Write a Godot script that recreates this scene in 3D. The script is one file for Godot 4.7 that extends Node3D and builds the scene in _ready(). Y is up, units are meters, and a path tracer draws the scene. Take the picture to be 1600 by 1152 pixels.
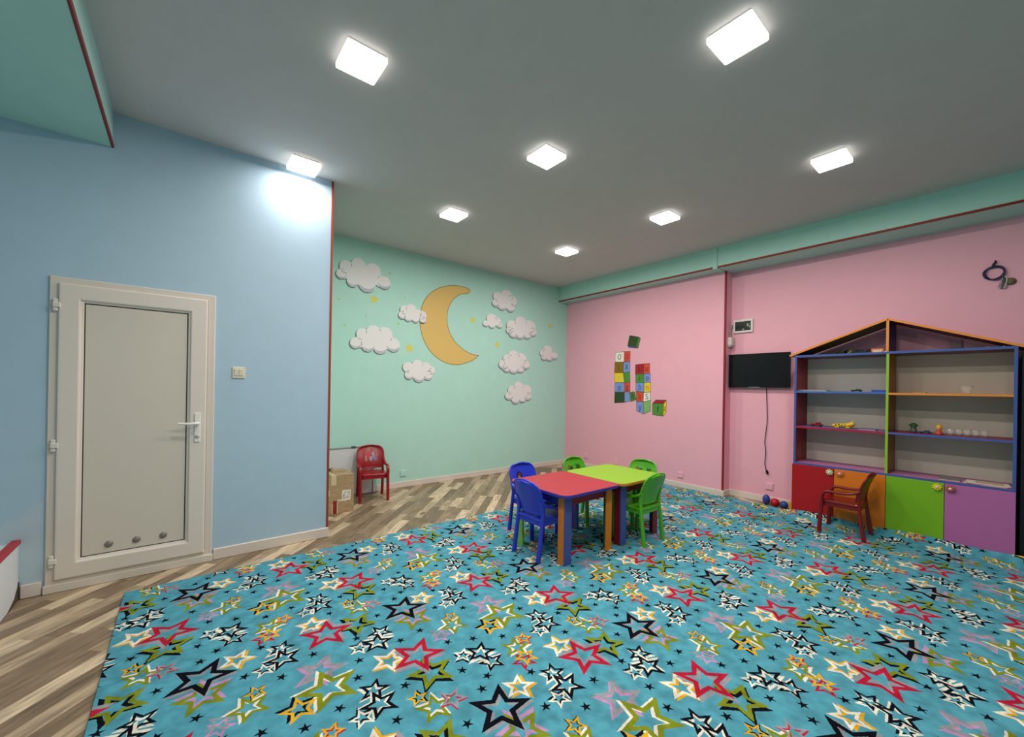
extends Node3D
# A playroom with mint, pink and blue walls, a star-patterned carpet, two small
# tables with plastic chairs and a house-shaped shelf unit. Corner of the mint
# and the pink wall is the origin; x runs along the mint wall, z along the pink.

const H := 3.0             # ceiling height
const WALL_Z := 1.2345     # face of the blue wall
const WALL_X := -4.173     # free edge of the blue wall
const RECESS := 0.161      # face of the pink wall behind the television
const TILE := 0.917        # repeat of the carpet pattern
const CLOUDS := [
	["large white painted cloud in the upper corner beside the red edged blue wall", [-3.742, 2.561, 0.057, 0.059, -3.691, 2.653, 0.074, 0.076, -3.551, 2.700, 0.085, 0.086, -3.377, 2.664, 0.094, 0.093, -3.241, 2.550, 0.083, 0.081, -3.448, 2.502, 0.103, 0.103, -3.614, 2.500, 0.067, 0.068, -3.516, 2.590, 0.121, 0.123]],
	["wide flat white painted cloud between the moon and the blue wall edge", [-3.569, 1.781, 0.065, 0.066, -3.494, 1.894, 0.069, 0.069, -3.359, 1.924, 0.090, 0.089, -3.224, 1.909, 0.101, 0.098, -3.113, 1.796, 0.090, 0.087, -3.274, 1.760, 0.089, 0.087, -3.425, 1.771, 0.081, 0.081, -3.334, 1.847, 0.110, 0.109]],
	["white painted cloud overlapping the outer edge of the moon", [-2.966, 2.251, 0.061, 0.057, -2.877, 2.273, 0.067, 0.063, -2.778, 2.242, 0.048, 0.044, -2.720, 2.216, 0.056, 0.052, -2.716, 2.155, 0.047, 0.043, -2.816, 2.155, 0.053, 0.049, -2.914, 2.162, 0.054, 0.051, -2.994, 2.181, 0.053, 0.050, -2.862, 2.204, 0.078, 0.073]],
	["round white painted cloud just below the moon", [-2.908, 1.526, 0.071, 0.067, -2.779, 1.559, 0.075, 0.070, -2.663, 1.537, 0.074, 0.067, -2.586, 1.502, 0.062, 0.056, -2.627, 1.431, 0.068, 0.062, -2.752, 1.415, 0.082, 0.076, -2.890, 1.430, 0.061, 0.057, -2.769, 1.487, 0.115, 0.106]],
	["white painted cloud above the small cloud at the open side of the moon", [-1.495, 2.647, 0.091, 0.073, -1.329, 2.685, 0.113, 0.089, -1.225, 2.626, 0.101, 0.079, -1.253, 2.515, 0.082, 0.064, -1.531, 2.546, 0.069, 0.056, -1.416, 2.524, 0.084, 0.067, -1.361, 2.588, 0.112, 0.088]],
	["small white painted cloud inside the mouth of the moon", [-1.602, 2.303, 0.094, 0.076, -1.509, 2.270, 0.078, 0.063, -1.458, 2.224, 0.053, 0.042, -1.595, 2.212, 0.060, 0.048, -1.707, 2.222, 0.054, 0.044, -1.595, 2.252, 0.081, 0.066]],
	["oval white painted cloud above the cloud beside the lower moon tip", [-1.210, 2.242, 0.111, 0.086, -1.042, 2.321, 0.115, 0.088, -0.858, 2.271, 0.129, 0.097, -0.795, 2.185, 0.090, 0.067, -0.905, 2.137, 0.093, 0.070, -1.050, 2.126, 0.095, 0.073, -1.180, 2.132, 0.093, 0.072, -1.262, 2.165, 0.064, 0.050, -1.015, 2.218, 0.158, 0.121]],
	["white painted cloud beside the lower tip of the moon", [-1.363, 1.641, 0.094, 0.074, -1.286, 1.725, 0.095, 0.075, -1.172, 1.777, 0.112, 0.086, -1.029, 1.744, 0.120, 0.091, -0.936, 1.654, 0.097, 0.074, -1.039, 1.594, 0.091, 0.069, -1.168, 1.584, 0.098, 0.076, -1.295, 1.591, 0.086, 0.068, -1.157, 1.670, 0.152, 0.117]],
	["smallest white painted cloud nearest the pink wall", [-0.541, 1.869, 0.084, 0.061, -0.452, 1.929, 0.102, 0.073, -0.300, 1.838, 0.088, 0.063, -0.409, 1.806, 0.086, 0.062, -0.524, 1.799, 0.066, 0.048, -0.437, 1.862, 0.091, 0.066]],
	["lowest white painted cloud on the mint wall", [-1.247, 1.164, 0.082, 0.064, -1.184, 1.254, 0.093, 0.072, -1.063, 1.310, 0.100, 0.077, -0.903, 1.257, 0.108, 0.082, -0.876, 1.155, 0.084, 0.063, -0.980, 1.122, 0.082, 0.063, -1.111, 1.108, 0.089, 0.069, -1.053, 1.200, 0.138, 0.106]],
]
const MOON := [-1.988, 2.662, -2.043, 2.683, -2.120, 2.689, -2.215, 2.688, -2.307, 2.677, -2.397, 2.648, -2.486, 2.611, -2.568, 2.558, -2.639, 2.493, -2.692, 2.420, -2.728, 2.342, -2.752, 2.255, -2.758, 2.170, -2.754, 2.087, -2.739, 2.005, -2.709, 1.921, -2.669, 1.844, -2.617, 1.771, -2.556, 1.713, -2.485, 1.665, -2.414, 1.628, -2.332, 1.604, -2.249, 1.592, -2.175, 1.595, -2.099, 1.609, -2.022, 1.633, -1.944, 1.662, -1.875, 1.704, -1.825, 1.744, -1.926, 1.751, -1.996, 1.772, -2.064, 1.801, -2.126, 1.836, -2.180, 1.873, -2.233, 1.918, -2.275, 1.969, -2.309, 2.022, -2.332, 2.079, -2.348, 2.125, -2.352, 2.172, -2.357, 2.227, -2.354, 2.283, -2.343, 2.341, -2.320, 2.400, -2.288, 2.455, -2.249, 2.506, -2.205, 2.545, -2.156, 2.576, -2.099, 2.595, -2.041, 2.607, -1.999, 2.634]
const WALL_STARS := [[-3.361, 2.323, 0.052, 1], [-2.894, 1.771, 0.056, 1], [-1.492, 1.928, 0.047, 1], [-1.936, 2.246, 0.047, 1], [-0.408, 2.331, 0.043, 1], [-3.172, 2.673, 0.029, 0], [-3.764, 2.268, 0.022, 0], [-2.963, 2.401, 0.020, 0], [-3.454, 2.112, 0.022, 0], [-3.696, 1.978, 0.024, 0], [-3.051, 2.068, 0.026, 0]]
const BLOCKS := {
	"left": [
		[[1.026, 1.855, 1.186, 1.857, 1.184, 1.704, 1.021, 1.708], "e9e6dd", "O", "333"],
		[[1.186, 1.857, 1.292, 1.857, 1.291, 1.707, 1.184, 1.704], "d2503a", "D", "a01f4a"],
		[[1.021, 1.704, 1.179, 1.702, 1.175, 1.542, 1.015, 1.542], "8a6a1e", "L", "5a3f10"],
		[[1.179, 1.702, 1.292, 1.703, 1.291, 1.560, 1.175, 1.542], "7c97d6", "X", "222"],
		[[1.015, 1.542, 1.182, 1.541, 1.195, 1.397, 1.023, 1.397], "e8cf2e", "n", "cdbd5a"],
		[[1.175, 1.542, 1.291, 1.560, 1.297, 1.404, 1.195, 1.393], "4f8f3a", "", "2c5a22"],
		[[1.027, 1.393, 1.198, 1.390, 1.201, 1.255, 1.026, 1.252], "7c97d6", "gi", "2a3a7a"],
		[[1.198, 1.390, 1.297, 1.400, 1.300, 1.267, 1.204, 1.251], "d2503a", "g", "7a1f2a"],
		[[1.026, 1.248, 1.201, 1.248, 1.204, 1.096, 1.024, 1.082], "2f4a24", "", "000"],
		[[1.204, 1.248, 1.300, 1.263, 1.303, 1.118, 1.207, 1.096], "7c97d6", "", "000"],
	],
	"right": [
		[[1.386, 1.655, 1.525, 1.664, 1.525, 1.521, 1.384, 1.517], "a3222e", "L", "5a1018"],
		[[1.525, 1.664, 1.618, 1.667, 1.621, 1.522, 1.525, 1.521], "d2503a", "u", "8a2a1a"],
		[[1.392, 1.514, 1.528, 1.518, 1.531, 1.392, 1.394, 1.392], "4f8f3a", "i", "234d1c"],
		[[1.528, 1.518, 1.631, 1.522, 1.634, 1.396, 1.531, 1.392], "7c97d6", "o", "333b66"],
		[[1.398, 1.390, 1.532, 1.390, 1.530, 1.257, 1.400, 1.273], "7c97d6", "b", "3f57a0"],
		[[1.535, 1.390, 1.638, 1.396, 1.636, 1.263, 1.533, 1.253], "e8cf2e", "n", "c0582a"],
		[[1.405, 1.266, 1.530, 1.250, 1.525, 1.117, 1.412, 1.127], "d2503a", "b", "9a2a20"],
		[[1.530, 1.250, 1.636, 1.259, 1.638, 1.145, 1.525, 1.117], "e9e6dd", "S", "3a5a45"],
		[[1.412, 1.121, 1.525, 1.114, 1.536, 0.942, 1.418, 0.980], "7c97d6", "y", "252a55"],
		[[1.525, 1.114, 1.638, 1.143, 1.641, 0.992, 1.536, 0.942], "7fb369", "u", "8fbf86"],
	],
	"single": [
		[[1.672, 1.100, 1.842, 1.100, 1.838, 0.931, 1.675, 0.941], "4f8f3a", "f", "1d3a18"],
		[[1.727, 1.151, 1.884, 1.153, 1.842, 1.100, 1.672, 1.100], "a3222e", "", "000"],
		[[1.842, 1.100, 1.884, 1.153, 1.880, 0.985, 1.838, 0.931], "e8cf2e", "z", "7a5a20"],
	],
	"top": [
		[[1.276, 2.093, 1.429, 2.058, 1.392, 1.917, 1.246, 1.941], "2f4a24", "", "000"],
		[[1.429, 2.058, 1.464, 2.035, 1.424, 1.894, 1.392, 1.917], "5a7a35", "", "000"],
		[[1.246, 1.941, 1.392, 1.917, 1.424, 1.894, 1.263, 1.915], "4a5f9e", "", "000"],
	],
	"B": [
		[[1.301, 1.225, 1.384, 1.252, 1.407, 1.145, 1.316, 1.110], "4f8f3a", "B", "151515"],
		[[1.276, 1.238, 1.357, 1.261, 1.384, 1.252, 1.301, 1.225], "5a7a35", "", "000"],
	],
}
const CARPET_STARS := [
	["A.white", 0.202, 0.320, 0.086, 22.2, "W", "Y", -0.000, 0.015],
	["A.olive", 0.323, 0.505, 0.109, 57.7, "O", "K", -0.017, 0.023],
	["A.red", 0.325, 0.362, 0.129, 21.9, "R", "G", -0.014, 0.034],
	["B.white", 0.903, 0.725, 0.080, 70.3, "W", "Y", 0.013, -0.006],
	["B.olive", 0.183, 0.851, 0.105, 30.1, "O", "K", -0.028, 0.010],
	["B.red", 0.030, 0.850, 0.127, 67.9, "R", "G", 0.026, -0.026],
	["C.white", 0.570, 0.810, 0.073, 17.8, "W", "Y", 0.012, 0.015],
	["C.olive", 0.441, 0.076, 0.104, 49.4, "O", "P", 0.011, -0.031],
	["C.black", 0.440, 0.859, 0.130, 14.6, "K", "G", 0.004, 0.024],
	["D1.1", 0.748, 0.839, 0.061, 11.8, "K", "W", -0.022, 0.014],
	["D1.3", 0.660, 0.048, 0.050, 54.5, "W", "K", 0.003, -0.011],
	["D1.2", 0.740, 0.015, 0.080, 49.5, "K", "W", -0.004, -0.010],
	["D2.3", 0.494, 0.495, 0.051, 20.6, "W", "K", -0.009, 0.014],
	["D2.2", 0.574, 0.615, 0.066, 60.3, "K", "W", 0.001, -0.009],
	["D2.1", 0.572, 0.526, 0.078, 21.0, "K", "W", -0.015, 0.022],
	["D3.1", 0.083, 0.457, 0.067, 12.7, "K", "W", -0.013, 0.011],
	["D3.3", 0.913, 0.576, 0.051, 53.4, "W", "K", -0.003, -0.014],
	["D3.2", 0.075, 0.547, 0.079, 51.4, "K", "W", -0.007, -0.007],
	["D4.1", 0.253, 0.082, 0.065, 39.6, "K", "W", -0.007, 0.018],
	["D4.3", 0.124, 0.151, 0.052, 8.9, "W", "K", 0.005, -0.015],
	["D4.2", 0.207, 0.160, 0.079, 4.3, "K", "W", 0.014, -0.013],
	["E.grey5", 0.862, 0.201, 0.108, 12.8, "G", "P", -0.027, 0.006],
	["E.olive", 0.857, 0.335, 0.129, 50.9, "O", "W", -0.017, -0.013],
	["E.yellow", 0.734, 0.384, 0.073, 54.6, "Y", "K", -0.010, -0.017],
	["F.olive", 0.727, 0.599, 0.075, 14.0, "O", "W", 0.010, 0.017],
	["F.yel1", 0.803, 0.569, 0.047, 15.8, "Y", "R", 0.001, 0.010],
	["F.yel2", 0.723, 0.684, 0.061, 51.4, "Y", "R", -0.033, 0.022],
	["G.olive", 0.237, 0.698, 0.078, 68.3, "O", "W", 0.007, -0.013],
	["G.yellow", 0.206, 0.611, 0.044, 64.8, "Y", "K", 0.009, 0.000],
	["G.pink", 0.318, 0.698, 0.060, 29.1, "G", "R", -0.005, 0.008],
	["H.pink", 0.492, 0.270, 0.055, 13.7, "G", "P", -0.009, 0.035],
	["H.olive", 0.583, 0.257, 0.079, 39.9, "O", "W", -0.012, -0.009],
	["H.yellow", 0.613, 0.179, 0.046, 41.4, "Y", "K", -0.004, -0.003],
]
const SMALL_STARS := [0.486, 0.365, 0.601, 0.418, 0.730, 0.492, 0.435, 0.582, 0.504, 0.678, 0.673, 0.777, 0.441, 0.728, 0.296, 0.841, 0.420, 0.193, 0.306, 0.212, 0.587, 0.044, 0.713, 0.143, 0.856, 0.064, 0.139, 0.064, 0.858, 0.473, 0.052, 0.346, 0.095, 0.237, 0.195, 0.513, 0.095, 0.663]

var mats := {}
var names := {}
var rng := RandomNumberGenerator.new()

# ------------------------------------------------------------------ helpers
func mat(hex: String, rough := 0.6, spec := 0.4) -> StandardMaterial3D:
	var key := "%s %.2f %.2f" % [hex, rough, spec]
	if not mats.has(key):
		var m := StandardMaterial3D.new()
		m.albedo_color = Color.html(hex)
		m.roughness = rough
		m.metallic_specular = spec
		mats[key] = m
	return mats[key]

func tool_new(smooth := false) -> SurfaceTool:
	var st := SurfaceTool.new()
	st.begin(Mesh.PRIMITIVE_TRIANGLES)
	st.set_smooth_group(0 if smooth else -1)
	return st

func done(st: SurfaceTool) -> ArrayMesh:
	st.generate_normals()
	return st.commit()

func tri(st: SurfaceTool, a: Vector3, b: Vector3, c: Vector3) -> void:   # counter-clockwise from outside
	st.add_vertex(a); st.add_vertex(c); st.add_vertex(b)

func quad(st: SurfaceTool, a: Vector3, b: Vector3, c: Vector3, d: Vector3) -> void:
	tri(st, a, b, c); tri(st, a, c, d)

func obj(called: String, mesh: Mesh, m: Material, parent: Node = self, label := "") -> MeshInstance3D:
	var o := MeshInstance3D.new()
	o.name = numbered(called) if parent == self else called
	o.mesh = mesh
	o.material_override = m
	parent.add_child(o, true)
	if label: o.set_meta("label", label)
	return o

func numbered(called: String) -> String:
	var n: int = names.get(called, 0)
	names[called] = n + 1
	return called if n == 0 else "%s_%03d" % [called, n]

func thing(called: String, label: String, category: String, at := Vector3.ZERO, turn := 0.0, group := "") -> Node3D:
	var o := Node3D.new()
	o.name = numbered(called)
	add_child(o)
	o.position = at
	o.rotation.y = turn
	tag(o, label, category, group)
	return o

func tag(o: Node, label: String, category: String, group := "") -> Node:
	o.set_meta("label", label)
	o.set_meta("category", category)
	if group: o.set_meta("group", group)
	return o

func struct(called: String, mesh: Mesh, m: Material, label := "") -> MeshInstance3D:
	var o := obj(called, mesh, m, self, label)
	o.set_meta("kind", "structure")
	return o

func bevel_box(st: SurfaceTool, c: Vector3, s: Vector3, b := 0.002, bs := Basis()) -> void:
	var h := s / 2.0
	b = minf(b, minf(h.x, minf(h.y, h.z)) * 0.8)
	var P := func(sx: int, sy: int, sz: int, ax: int) -> Vector3:
		var v := Vector3(sx * (h.x - b), sy * (h.y - b), sz * (h.z - b))
		v[ax] = [sx, sy, sz][ax] * h[ax]
		return c + bs * v
	for ax in 3:
		var a1: int = (ax + 1) % 3
		var a2: int = (ax + 2) % 3
		for s0: int in [-1, 1]:
			var q := []
			for w: Array in [[-1, -1], [1, -1], [1, 1], [-1, 1]]:
				var sg := [0, 0, 0]
				sg[ax] = s0; sg[a1] = w[0]; sg[a2] = w[1]
				q.append(P.call(sg[0], sg[1], sg[2], ax))
			if s0 < 0: q.reverse()
			quad(st, q[0], q[1], q[2], q[3])
			# bevel along edges between face ax (sign s0) and face a1 (sign s1)
			for s1: int in [-1, 1]:
				var e := []
				for s2: int in [-1, 1]:
					var sg2 := [0, 0, 0]
					sg2[ax] = s0; sg2[a1] = s1; sg2[a2] = s2
					e.append(P.call(sg2[0], sg2[1], sg2[2], ax))
					e.append(P.call(sg2[0], sg2[1], sg2[2], a1))
				if s0 * s1 > 0: quad(st, e[0], e[1], e[3], e[2])
				else: quad(st, e[2], e[3], e[1], e[0])
	for sx: int in [-1, 1]:
		for sy: int in [-1, 1]:
			for sz: int in [-1, 1]:
				var a: Vector3 = P.call(sx, sy, sz, 0)
				var d: Vector3 = P.call(sx, sy, sz, 1)
				var e2: Vector3 = P.call(sx, sy, sz, 2)
				if sx * sy * sz > 0: tri(st, a, d, e2)
				else: tri(st, a, e2, d)

func box_mesh(c: Vector3, s: Vector3, b := 0.002, bs := Basis()) -> ArrayMesh:
	var st := tool_new()
	bevel_box(st, c, s, b, bs)
	return done(st)

# box from lower to upper corner
func span(a: Vector3, b: Vector3, bev := 0.002) -> ArrayMesh:
	return box_mesh((a + b) / 2.0, (b - a).abs(), bev)

func smooth_path(pts: Array, n := 6) -> Array:
	var out := []
	for i in pts.size() - 1:
		var p0: Vector3 = pts[maxi(i - 1, 0)]
		var p1: Vector3 = pts[i]
		var p2: Vector3 = pts[i + 1]
		var p3: Vector3 = pts[mini(i + 2, pts.size() - 1)]
		for k in n:
			out.append(p1.cubic_interpolate(p2, p0, p3, float(k) / n))
	out.append(pts[-1])
	return out

# tube along a path; hint keeps the first axis of the section level; section is a superellipse
func sweep(st: SurfaceTool, path: Array, ra: Array, rb: Array, hint := Vector3.RIGHT, n := 10, power := 2.0) -> void:
	var rings := []
	var cnt := path.size()
	for i in cnt:
		var t: Vector3 = (path[mini(i + 1, cnt - 1)] - path[maxi(i - 1, 0)]).normalized()
		var side: Vector3 = (hint - t * hint.dot(t))
		if side.length() < 0.05: side = Vector3.FORWARD - t * Vector3.FORWARD.dot(t)
		side = side.normalized()
		var nor: Vector3 = t.cross(side)
		var f := float(i) / (cnt - 1)
		var a: float = lerpf(ra[0], ra[-1], f)
		var b: float = lerpf(rb[0], rb[-1], f)
		var ring := []
		for k in n:
			var w := TAU * k / n
			var cw := cos(w)
			var sw := sin(w)
			ring.append(path[i] + side * a * signf(cw) * pow(absf(cw), 2.0 / power) + nor * b * signf(sw) * pow(absf(sw), 2.0 / power))
		rings.append(ring)
	for i in cnt - 1:
		for k in n:
			var k2 := (k + 1) % n
			quad(st, rings[i][k], rings[i][k2], rings[i + 1][k2], rings[i + 1][k])
	st.set_smooth_group(-1)
	for k in range(1, n - 1):
		tri(st, rings[0][0], rings[0][k + 1], rings[0][k])
		tri(st, rings[-1][0], rings[-1][k], rings[-1][k + 1])
	st.set_smooth_group(0)

func tube(path: Array, r: float, n := 8, hint := Vector3.RIGHT) -> ArrayMesh:
	var st := tool_new(true)
	sweep(st, path, [r], [r], hint, n)
	return done(st)

func lathe(st: SurfaceTool, prof: Array, c := Vector3.ZERO, bs := Basis(), n := 20) -> void:
	for i in prof.size() - 1:
		for k in n:
			var w0 := TAU * k / n
			var w1 := TAU * (k + 1) / n
			var p: Vector2 = prof[i]
			var q: Vector2 = prof[i + 1]
			var a := c + bs * Vector3(p.x * cos(w0), p.y, -p.x * sin(w0))
			var b := c + bs * Vector3(p.x * cos(w1), p.y, -p.x * sin(w1))
			var d := c + bs * Vector3(q.x * cos(w0), q.y, -q.x * sin(w0))
			var e := c + bs * Vector3(q.x * cos(w1), q.y, -q.x * sin(w1))
			if q.x > 0.00001: tri(st, a, e, d)
			if p.x > 0.00001: tri(st, a, b, e)

func lathe_mesh(prof: Array, c := Vector3.ZERO, bs := Basis(), n := 20, smooth := true) -> ArrayMesh:
	var st := tool_new(smooth)
	lathe(st, prof, c, bs, n)
	return done(st)

func ball_mesh(c: Vector3, r: Vector3, n := 18) -> ArrayMesh:
	var prof := []
	for i in n + 1:
		var w := PI * i / n - PI / 2
		prof.append(Vector2(maxf(cos(w), 0.0) * r.x, sin(w) * r.y))
	return lathe_mesh(prof, c, Basis.from_scale(Vector3(1, 1, r.z / r.x)), n + 4)

# flat outline with a little thickness: P(x, y) = o + ex * x + ey * y, front at depth t along ex x ey
func plate(st: SurfaceTool, poly: PackedVector2Array, o: Vector3, ex: Vector3, ey: Vector3, t: float) -> void:
	var p := poly
	if Geometry2D.is_polygon_clockwise(p): p.reverse()
	var ez := ex.cross(ey).normalized() * t
	var idx := Geometry2D.triangulate_polygon(p)
	var f := []
	for v in p: f.append(o + ex * v.x + ey * v.y + ez)
	for i in range(0, idx.size(), 3):
		var a: Vector3 = f[idx[i]]
		var b: Vector3 = f[idx[i + 1]]
		var c: Vector3 = f[idx[i + 2]]
		if (b - a).cross(c - a).dot(ez) < 0: tri(st, a, c, b)
		else: tri(st, a, b, c)
	for i in p.size():
		var j := (i + 1) % p.size()
		quad(st, f[i] - ez, f[j] - ez, f[j], f[i])

func plate_mesh(poly: PackedVector2Array, o: Vector3, ex: Vector3, ey: Vector3, t: float) -> ArrayMesh:
	var st := tool_new()
	plate(st, poly, o, ex, ey, t)
	return done(st)

func stroke(pts: PackedVector2Array, w: float) -> PackedVector2Array:   # ribbon along a line
	var l := PackedVector2Array()
	var r := PackedVector2Array()
	for i in pts.size():
		var d := (pts[mini(i + 1, pts.size() - 1)] - pts[maxi(i - 1, 0)]).normalized().orthogonal() * w / 2
		l.append(pts[i] + d)
		r.append(pts[i] - d)
	r.reverse()
	l.append_array(r)
	return l

func round_rect(hx: float, hz: float, r: float, n := 6) -> PackedVector2Array:
	var p := PackedVector2Array()
	for q: Array in [[1, 1, 0], [-1, 1, 1], [-1, -1, 2], [1, -1, 3]]:
		for k in n + 1:
			var w: float = PI / 2 * (q[2] + float(k) / n)
			p.append(Vector2(q[0] * (hx - r) + r * cos(w), q[1] * (hz - r) + r * sin(w)))
	return p

# horizontal slab from a convex outline (x, z) with a chamfered rim
func slab(st: SurfaceTool, poly: PackedVector2Array, y0: float, y1: float, bev := 0.003) -> void:
	var levels := [[y0, bev], [y0 + bev, 0.0], [y1 - bev, 0.0], [y1, bev]]
	var n := poly.size()
	var rings := []
	for l: Array in levels:
		var ring := []
		for v in poly:
			var q: Vector2 = v - v.normalized() * l[1]
			ring.append(Vector3(q.x, l[0], q.y))
		rings.append(ring)
	for i in 3:
		for k in n:
			var k2 := (k + 1) % n
			quad(st, rings[i][k2], rings[i][k], rings[i + 1][k], rings[i + 1][k2])
	for k in range(1, n - 1):
		tri(st, rings[3][0], rings[3][k + 1], rings[3][k])
		tri(st, rings[0][0], rings[0][k], rings[0][k + 1])

func slab_mesh(poly: PackedVector2Array, y0: float, y1: float, bev := 0.003) -> ArrayMesh:
	var st := tool_new()
	slab(st, poly, y0, y1, bev)
	return done(st)

# moulding mitred round a rectangle: profile of (inset, z)
func ring(st: SurfaceTool, x0: float, y0: float, x1: float, y1: float, prof: Array) -> void:
	for i in prof.size() - 1:
		var c := []
		for p: Vector2 in [prof[i], prof[i + 1]]:
			c.append([Vector3(x0 + p.x, y0 + p.x, p.y), Vector3(x1 - p.x, y0 + p.x, p.y), Vector3(x1 - p.x, y1 - p.x, p.y), Vector3(x0 + p.x, y1 - p.x, p.y)])
		for k in 4:
			var k2 := (k + 1) % 4
			quad(st, c[0][k], c[0][k2], c[1][k2], c[1][k])

func star_poly(c: Vector2, r: float, ang: float, inner := 0.42) -> PackedVector2Array:
	var p := PackedVector2Array()
	for k in 10:
		p.append(c + Vector2.from_angle(ang + PI * k / 5) * (r if k % 2 == 0 else r * inner))
	return p

func noise_texture(size: int, fx: float, fy: float, lo: float, hi: float, sd: int, octaves := 4) -> ImageTexture:
	var n := FastNoiseLite.new()
	n.seed = sd
	n.noise_type = FastNoiseLite.TYPE_SIMPLEX_SMOOTH
	n.frequency = 1.0
	n.fractal_octaves = octaves
	var im := Image.create(size, size, false, Image.FORMAT_RGB8)
	for y in size:
		for x in size:
			# blended over the border, so that the picture repeats without a seam
			var u := float(x) / size
			var v := float(y) / size
			var a := n.get_noise_3d(cos(u * TAU) * fx, sin(u * TAU) * fx, v * fy)
			var b := n.get_noise_3d(cos(u * TAU) * fx, sin(u * TAU) * fx, (v - 1.0) * fy)
			var g := clampf(lerpf(lo, hi, 0.5 + 0.9 * lerpf(a, b, v)), 0, 1)
			im.set_pixel(x, y, Color(g, g, g))
	return ImageTexture.create_from_image(im)

func painted(hex: String, tex: Texture2D, rough := 0.55) -> StandardMaterial3D:   # emulsion on plaster: faint roller mottling
	var m := StandardMaterial3D.new()
	m.albedo_color = Color.html(hex)
	m.albedo_texture = tex
	m.uv1_triplanar = true
	m.uv1_world_triplanar = true
	m.uv1_scale = Vector3.ONE * 0.7
	m.roughness = rough
	m.metallic_specular = 0.35
	return m

# ------------------------------------------------------------------ scene
var wood: ImageTexture
var wall_tex: ImageTexture
var mint: Material
var pink: Material
var blue: Material
var white_paint: Material
var red_trim: Material

func _ready() -> void:
	rng.seed = 7
	make_camera()
	make_environment()
	materials()
	make_lights()
	make_room()
	make_floor()
	make_door()
	make_carpet()
	make_cabinet()
	make_tables()
	make_chairs()
	make_box_corner()
	make_wall_fittings()
	make_paintings()
	make_toys()

func make_camera() -> void:
	var cam := Camera3D.new()
	cam.name = "camera"
	add_child(cam)
	cam.position = Vector3(-5.1372, 1.2765, 4.8737)
	cam.rotation = Vector3(0.0006, -0.6801, 0.0168)
	cam.projection = Camera3D.PROJECTION_FRUSTUM       # a lens shifted up: the walls stay upright
	cam.near = 0.05
	cam.far = 60.0
	cam.size = 0.05 * 1152.0 / 634.95
	cam.frustum_offset = Vector2(0.0, 0.05 * 30.9 / 634.95)
	cam.current = true

func make_environment() -> void:
	var we := WorldEnvironment.new()
	we.name = "environment"
	var e := Environment.new()
	e.background_mode = Environment.BG_COLOR
	e.background_color = Color(0.02, 0.02, 0.02)
	e.tonemap_mode = Environment.TONE_MAPPER_LINEAR
	e.tonemap_exposure = 1.0
	e.sdfgi_enabled = true
	e.ssao_enabled = true
	e.ssil_enabled = true
	we.environment = e
	add_child(we)

const LIGHT_ENERGY := 1.95

func make_lights() -> void:
	# three rows of square surface-mounted panels; the grid goes on behind the camera
	var glow := StandardMaterial3D.new()
	glow.albedo_color = Color(0.9, 0.9, 0.9)
	glow.emission_enabled = true
	glow.emission = Color(1.0, 0.97, 0.95)
	glow.emission_energy_multiplier = 2.6
	for x: float in [-4.432, -3.09, -1.485]:
		for z: float in [1.385, 2.70, 4.02, 5.35]:
			if z > 5.0 and x > -4.0: continue       # the far end of the room is dimmer: no panels there
			var by_wall := x < -4.0 and z < 2.0
			var t := thing("ceiling_light", "glowing square panel light on the ceiling touching the blue wall" if by_wall else "glowing square panel light out on the grey ceiling", "ceiling light", Vector3(x, H, z), 0.0, "" if by_wall else "square ceiling panels")
			obj("housing", box_mesh(Vector3(0, -0.006, 0), Vector3(0.19, 0.012, 0.19), 0.001), mat("d9d9d6"), t)
			obj("diffuser", slab_mesh(round_rect(0.102, 0.102, 0.006, 3), -0.042, -0.012, 0.003), glow, t, "glowing white diffuser")
			var l := AreaLight3D.new()
			l.name = "panel_light"
			l.area_size = Vector2(0.19, 0.19)
			l.light_color = Color(1.0, 0.955, 0.915)
			l.light_energy = LIGHT_ENERGY * (0.4 if by_wall else 1.0)     # same panel as the rest, turned down so the blue wall clips less
			l.set("area_range", 14.0)
			l.set("area_attenuation", 2.0)
			l.shadow_enabled = true
			l.position = Vector3(0, -0.046, 0)
			l.rotation_degrees = Vector3(-90, 0, 0)
			t.add_child(l)

func materials() -> void:
	wall_tex = noise_texture(192, 1.2, 7.0, 0.985, 1.0, 3, 3)
	wood = noise_texture(256, 0.9, 30.0, 0.74, 1.04, 11, 5)
	mint = painted("b0dfd4", wall_tex)
	pink = painted("ecb0c1", wall_tex)
	blue = painted("abc7da", wall_tex)
	white_paint = painted("cbcac8", wall_tex, 0.8)
	red_trim = mat("8a2a22", 0.5)

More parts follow.
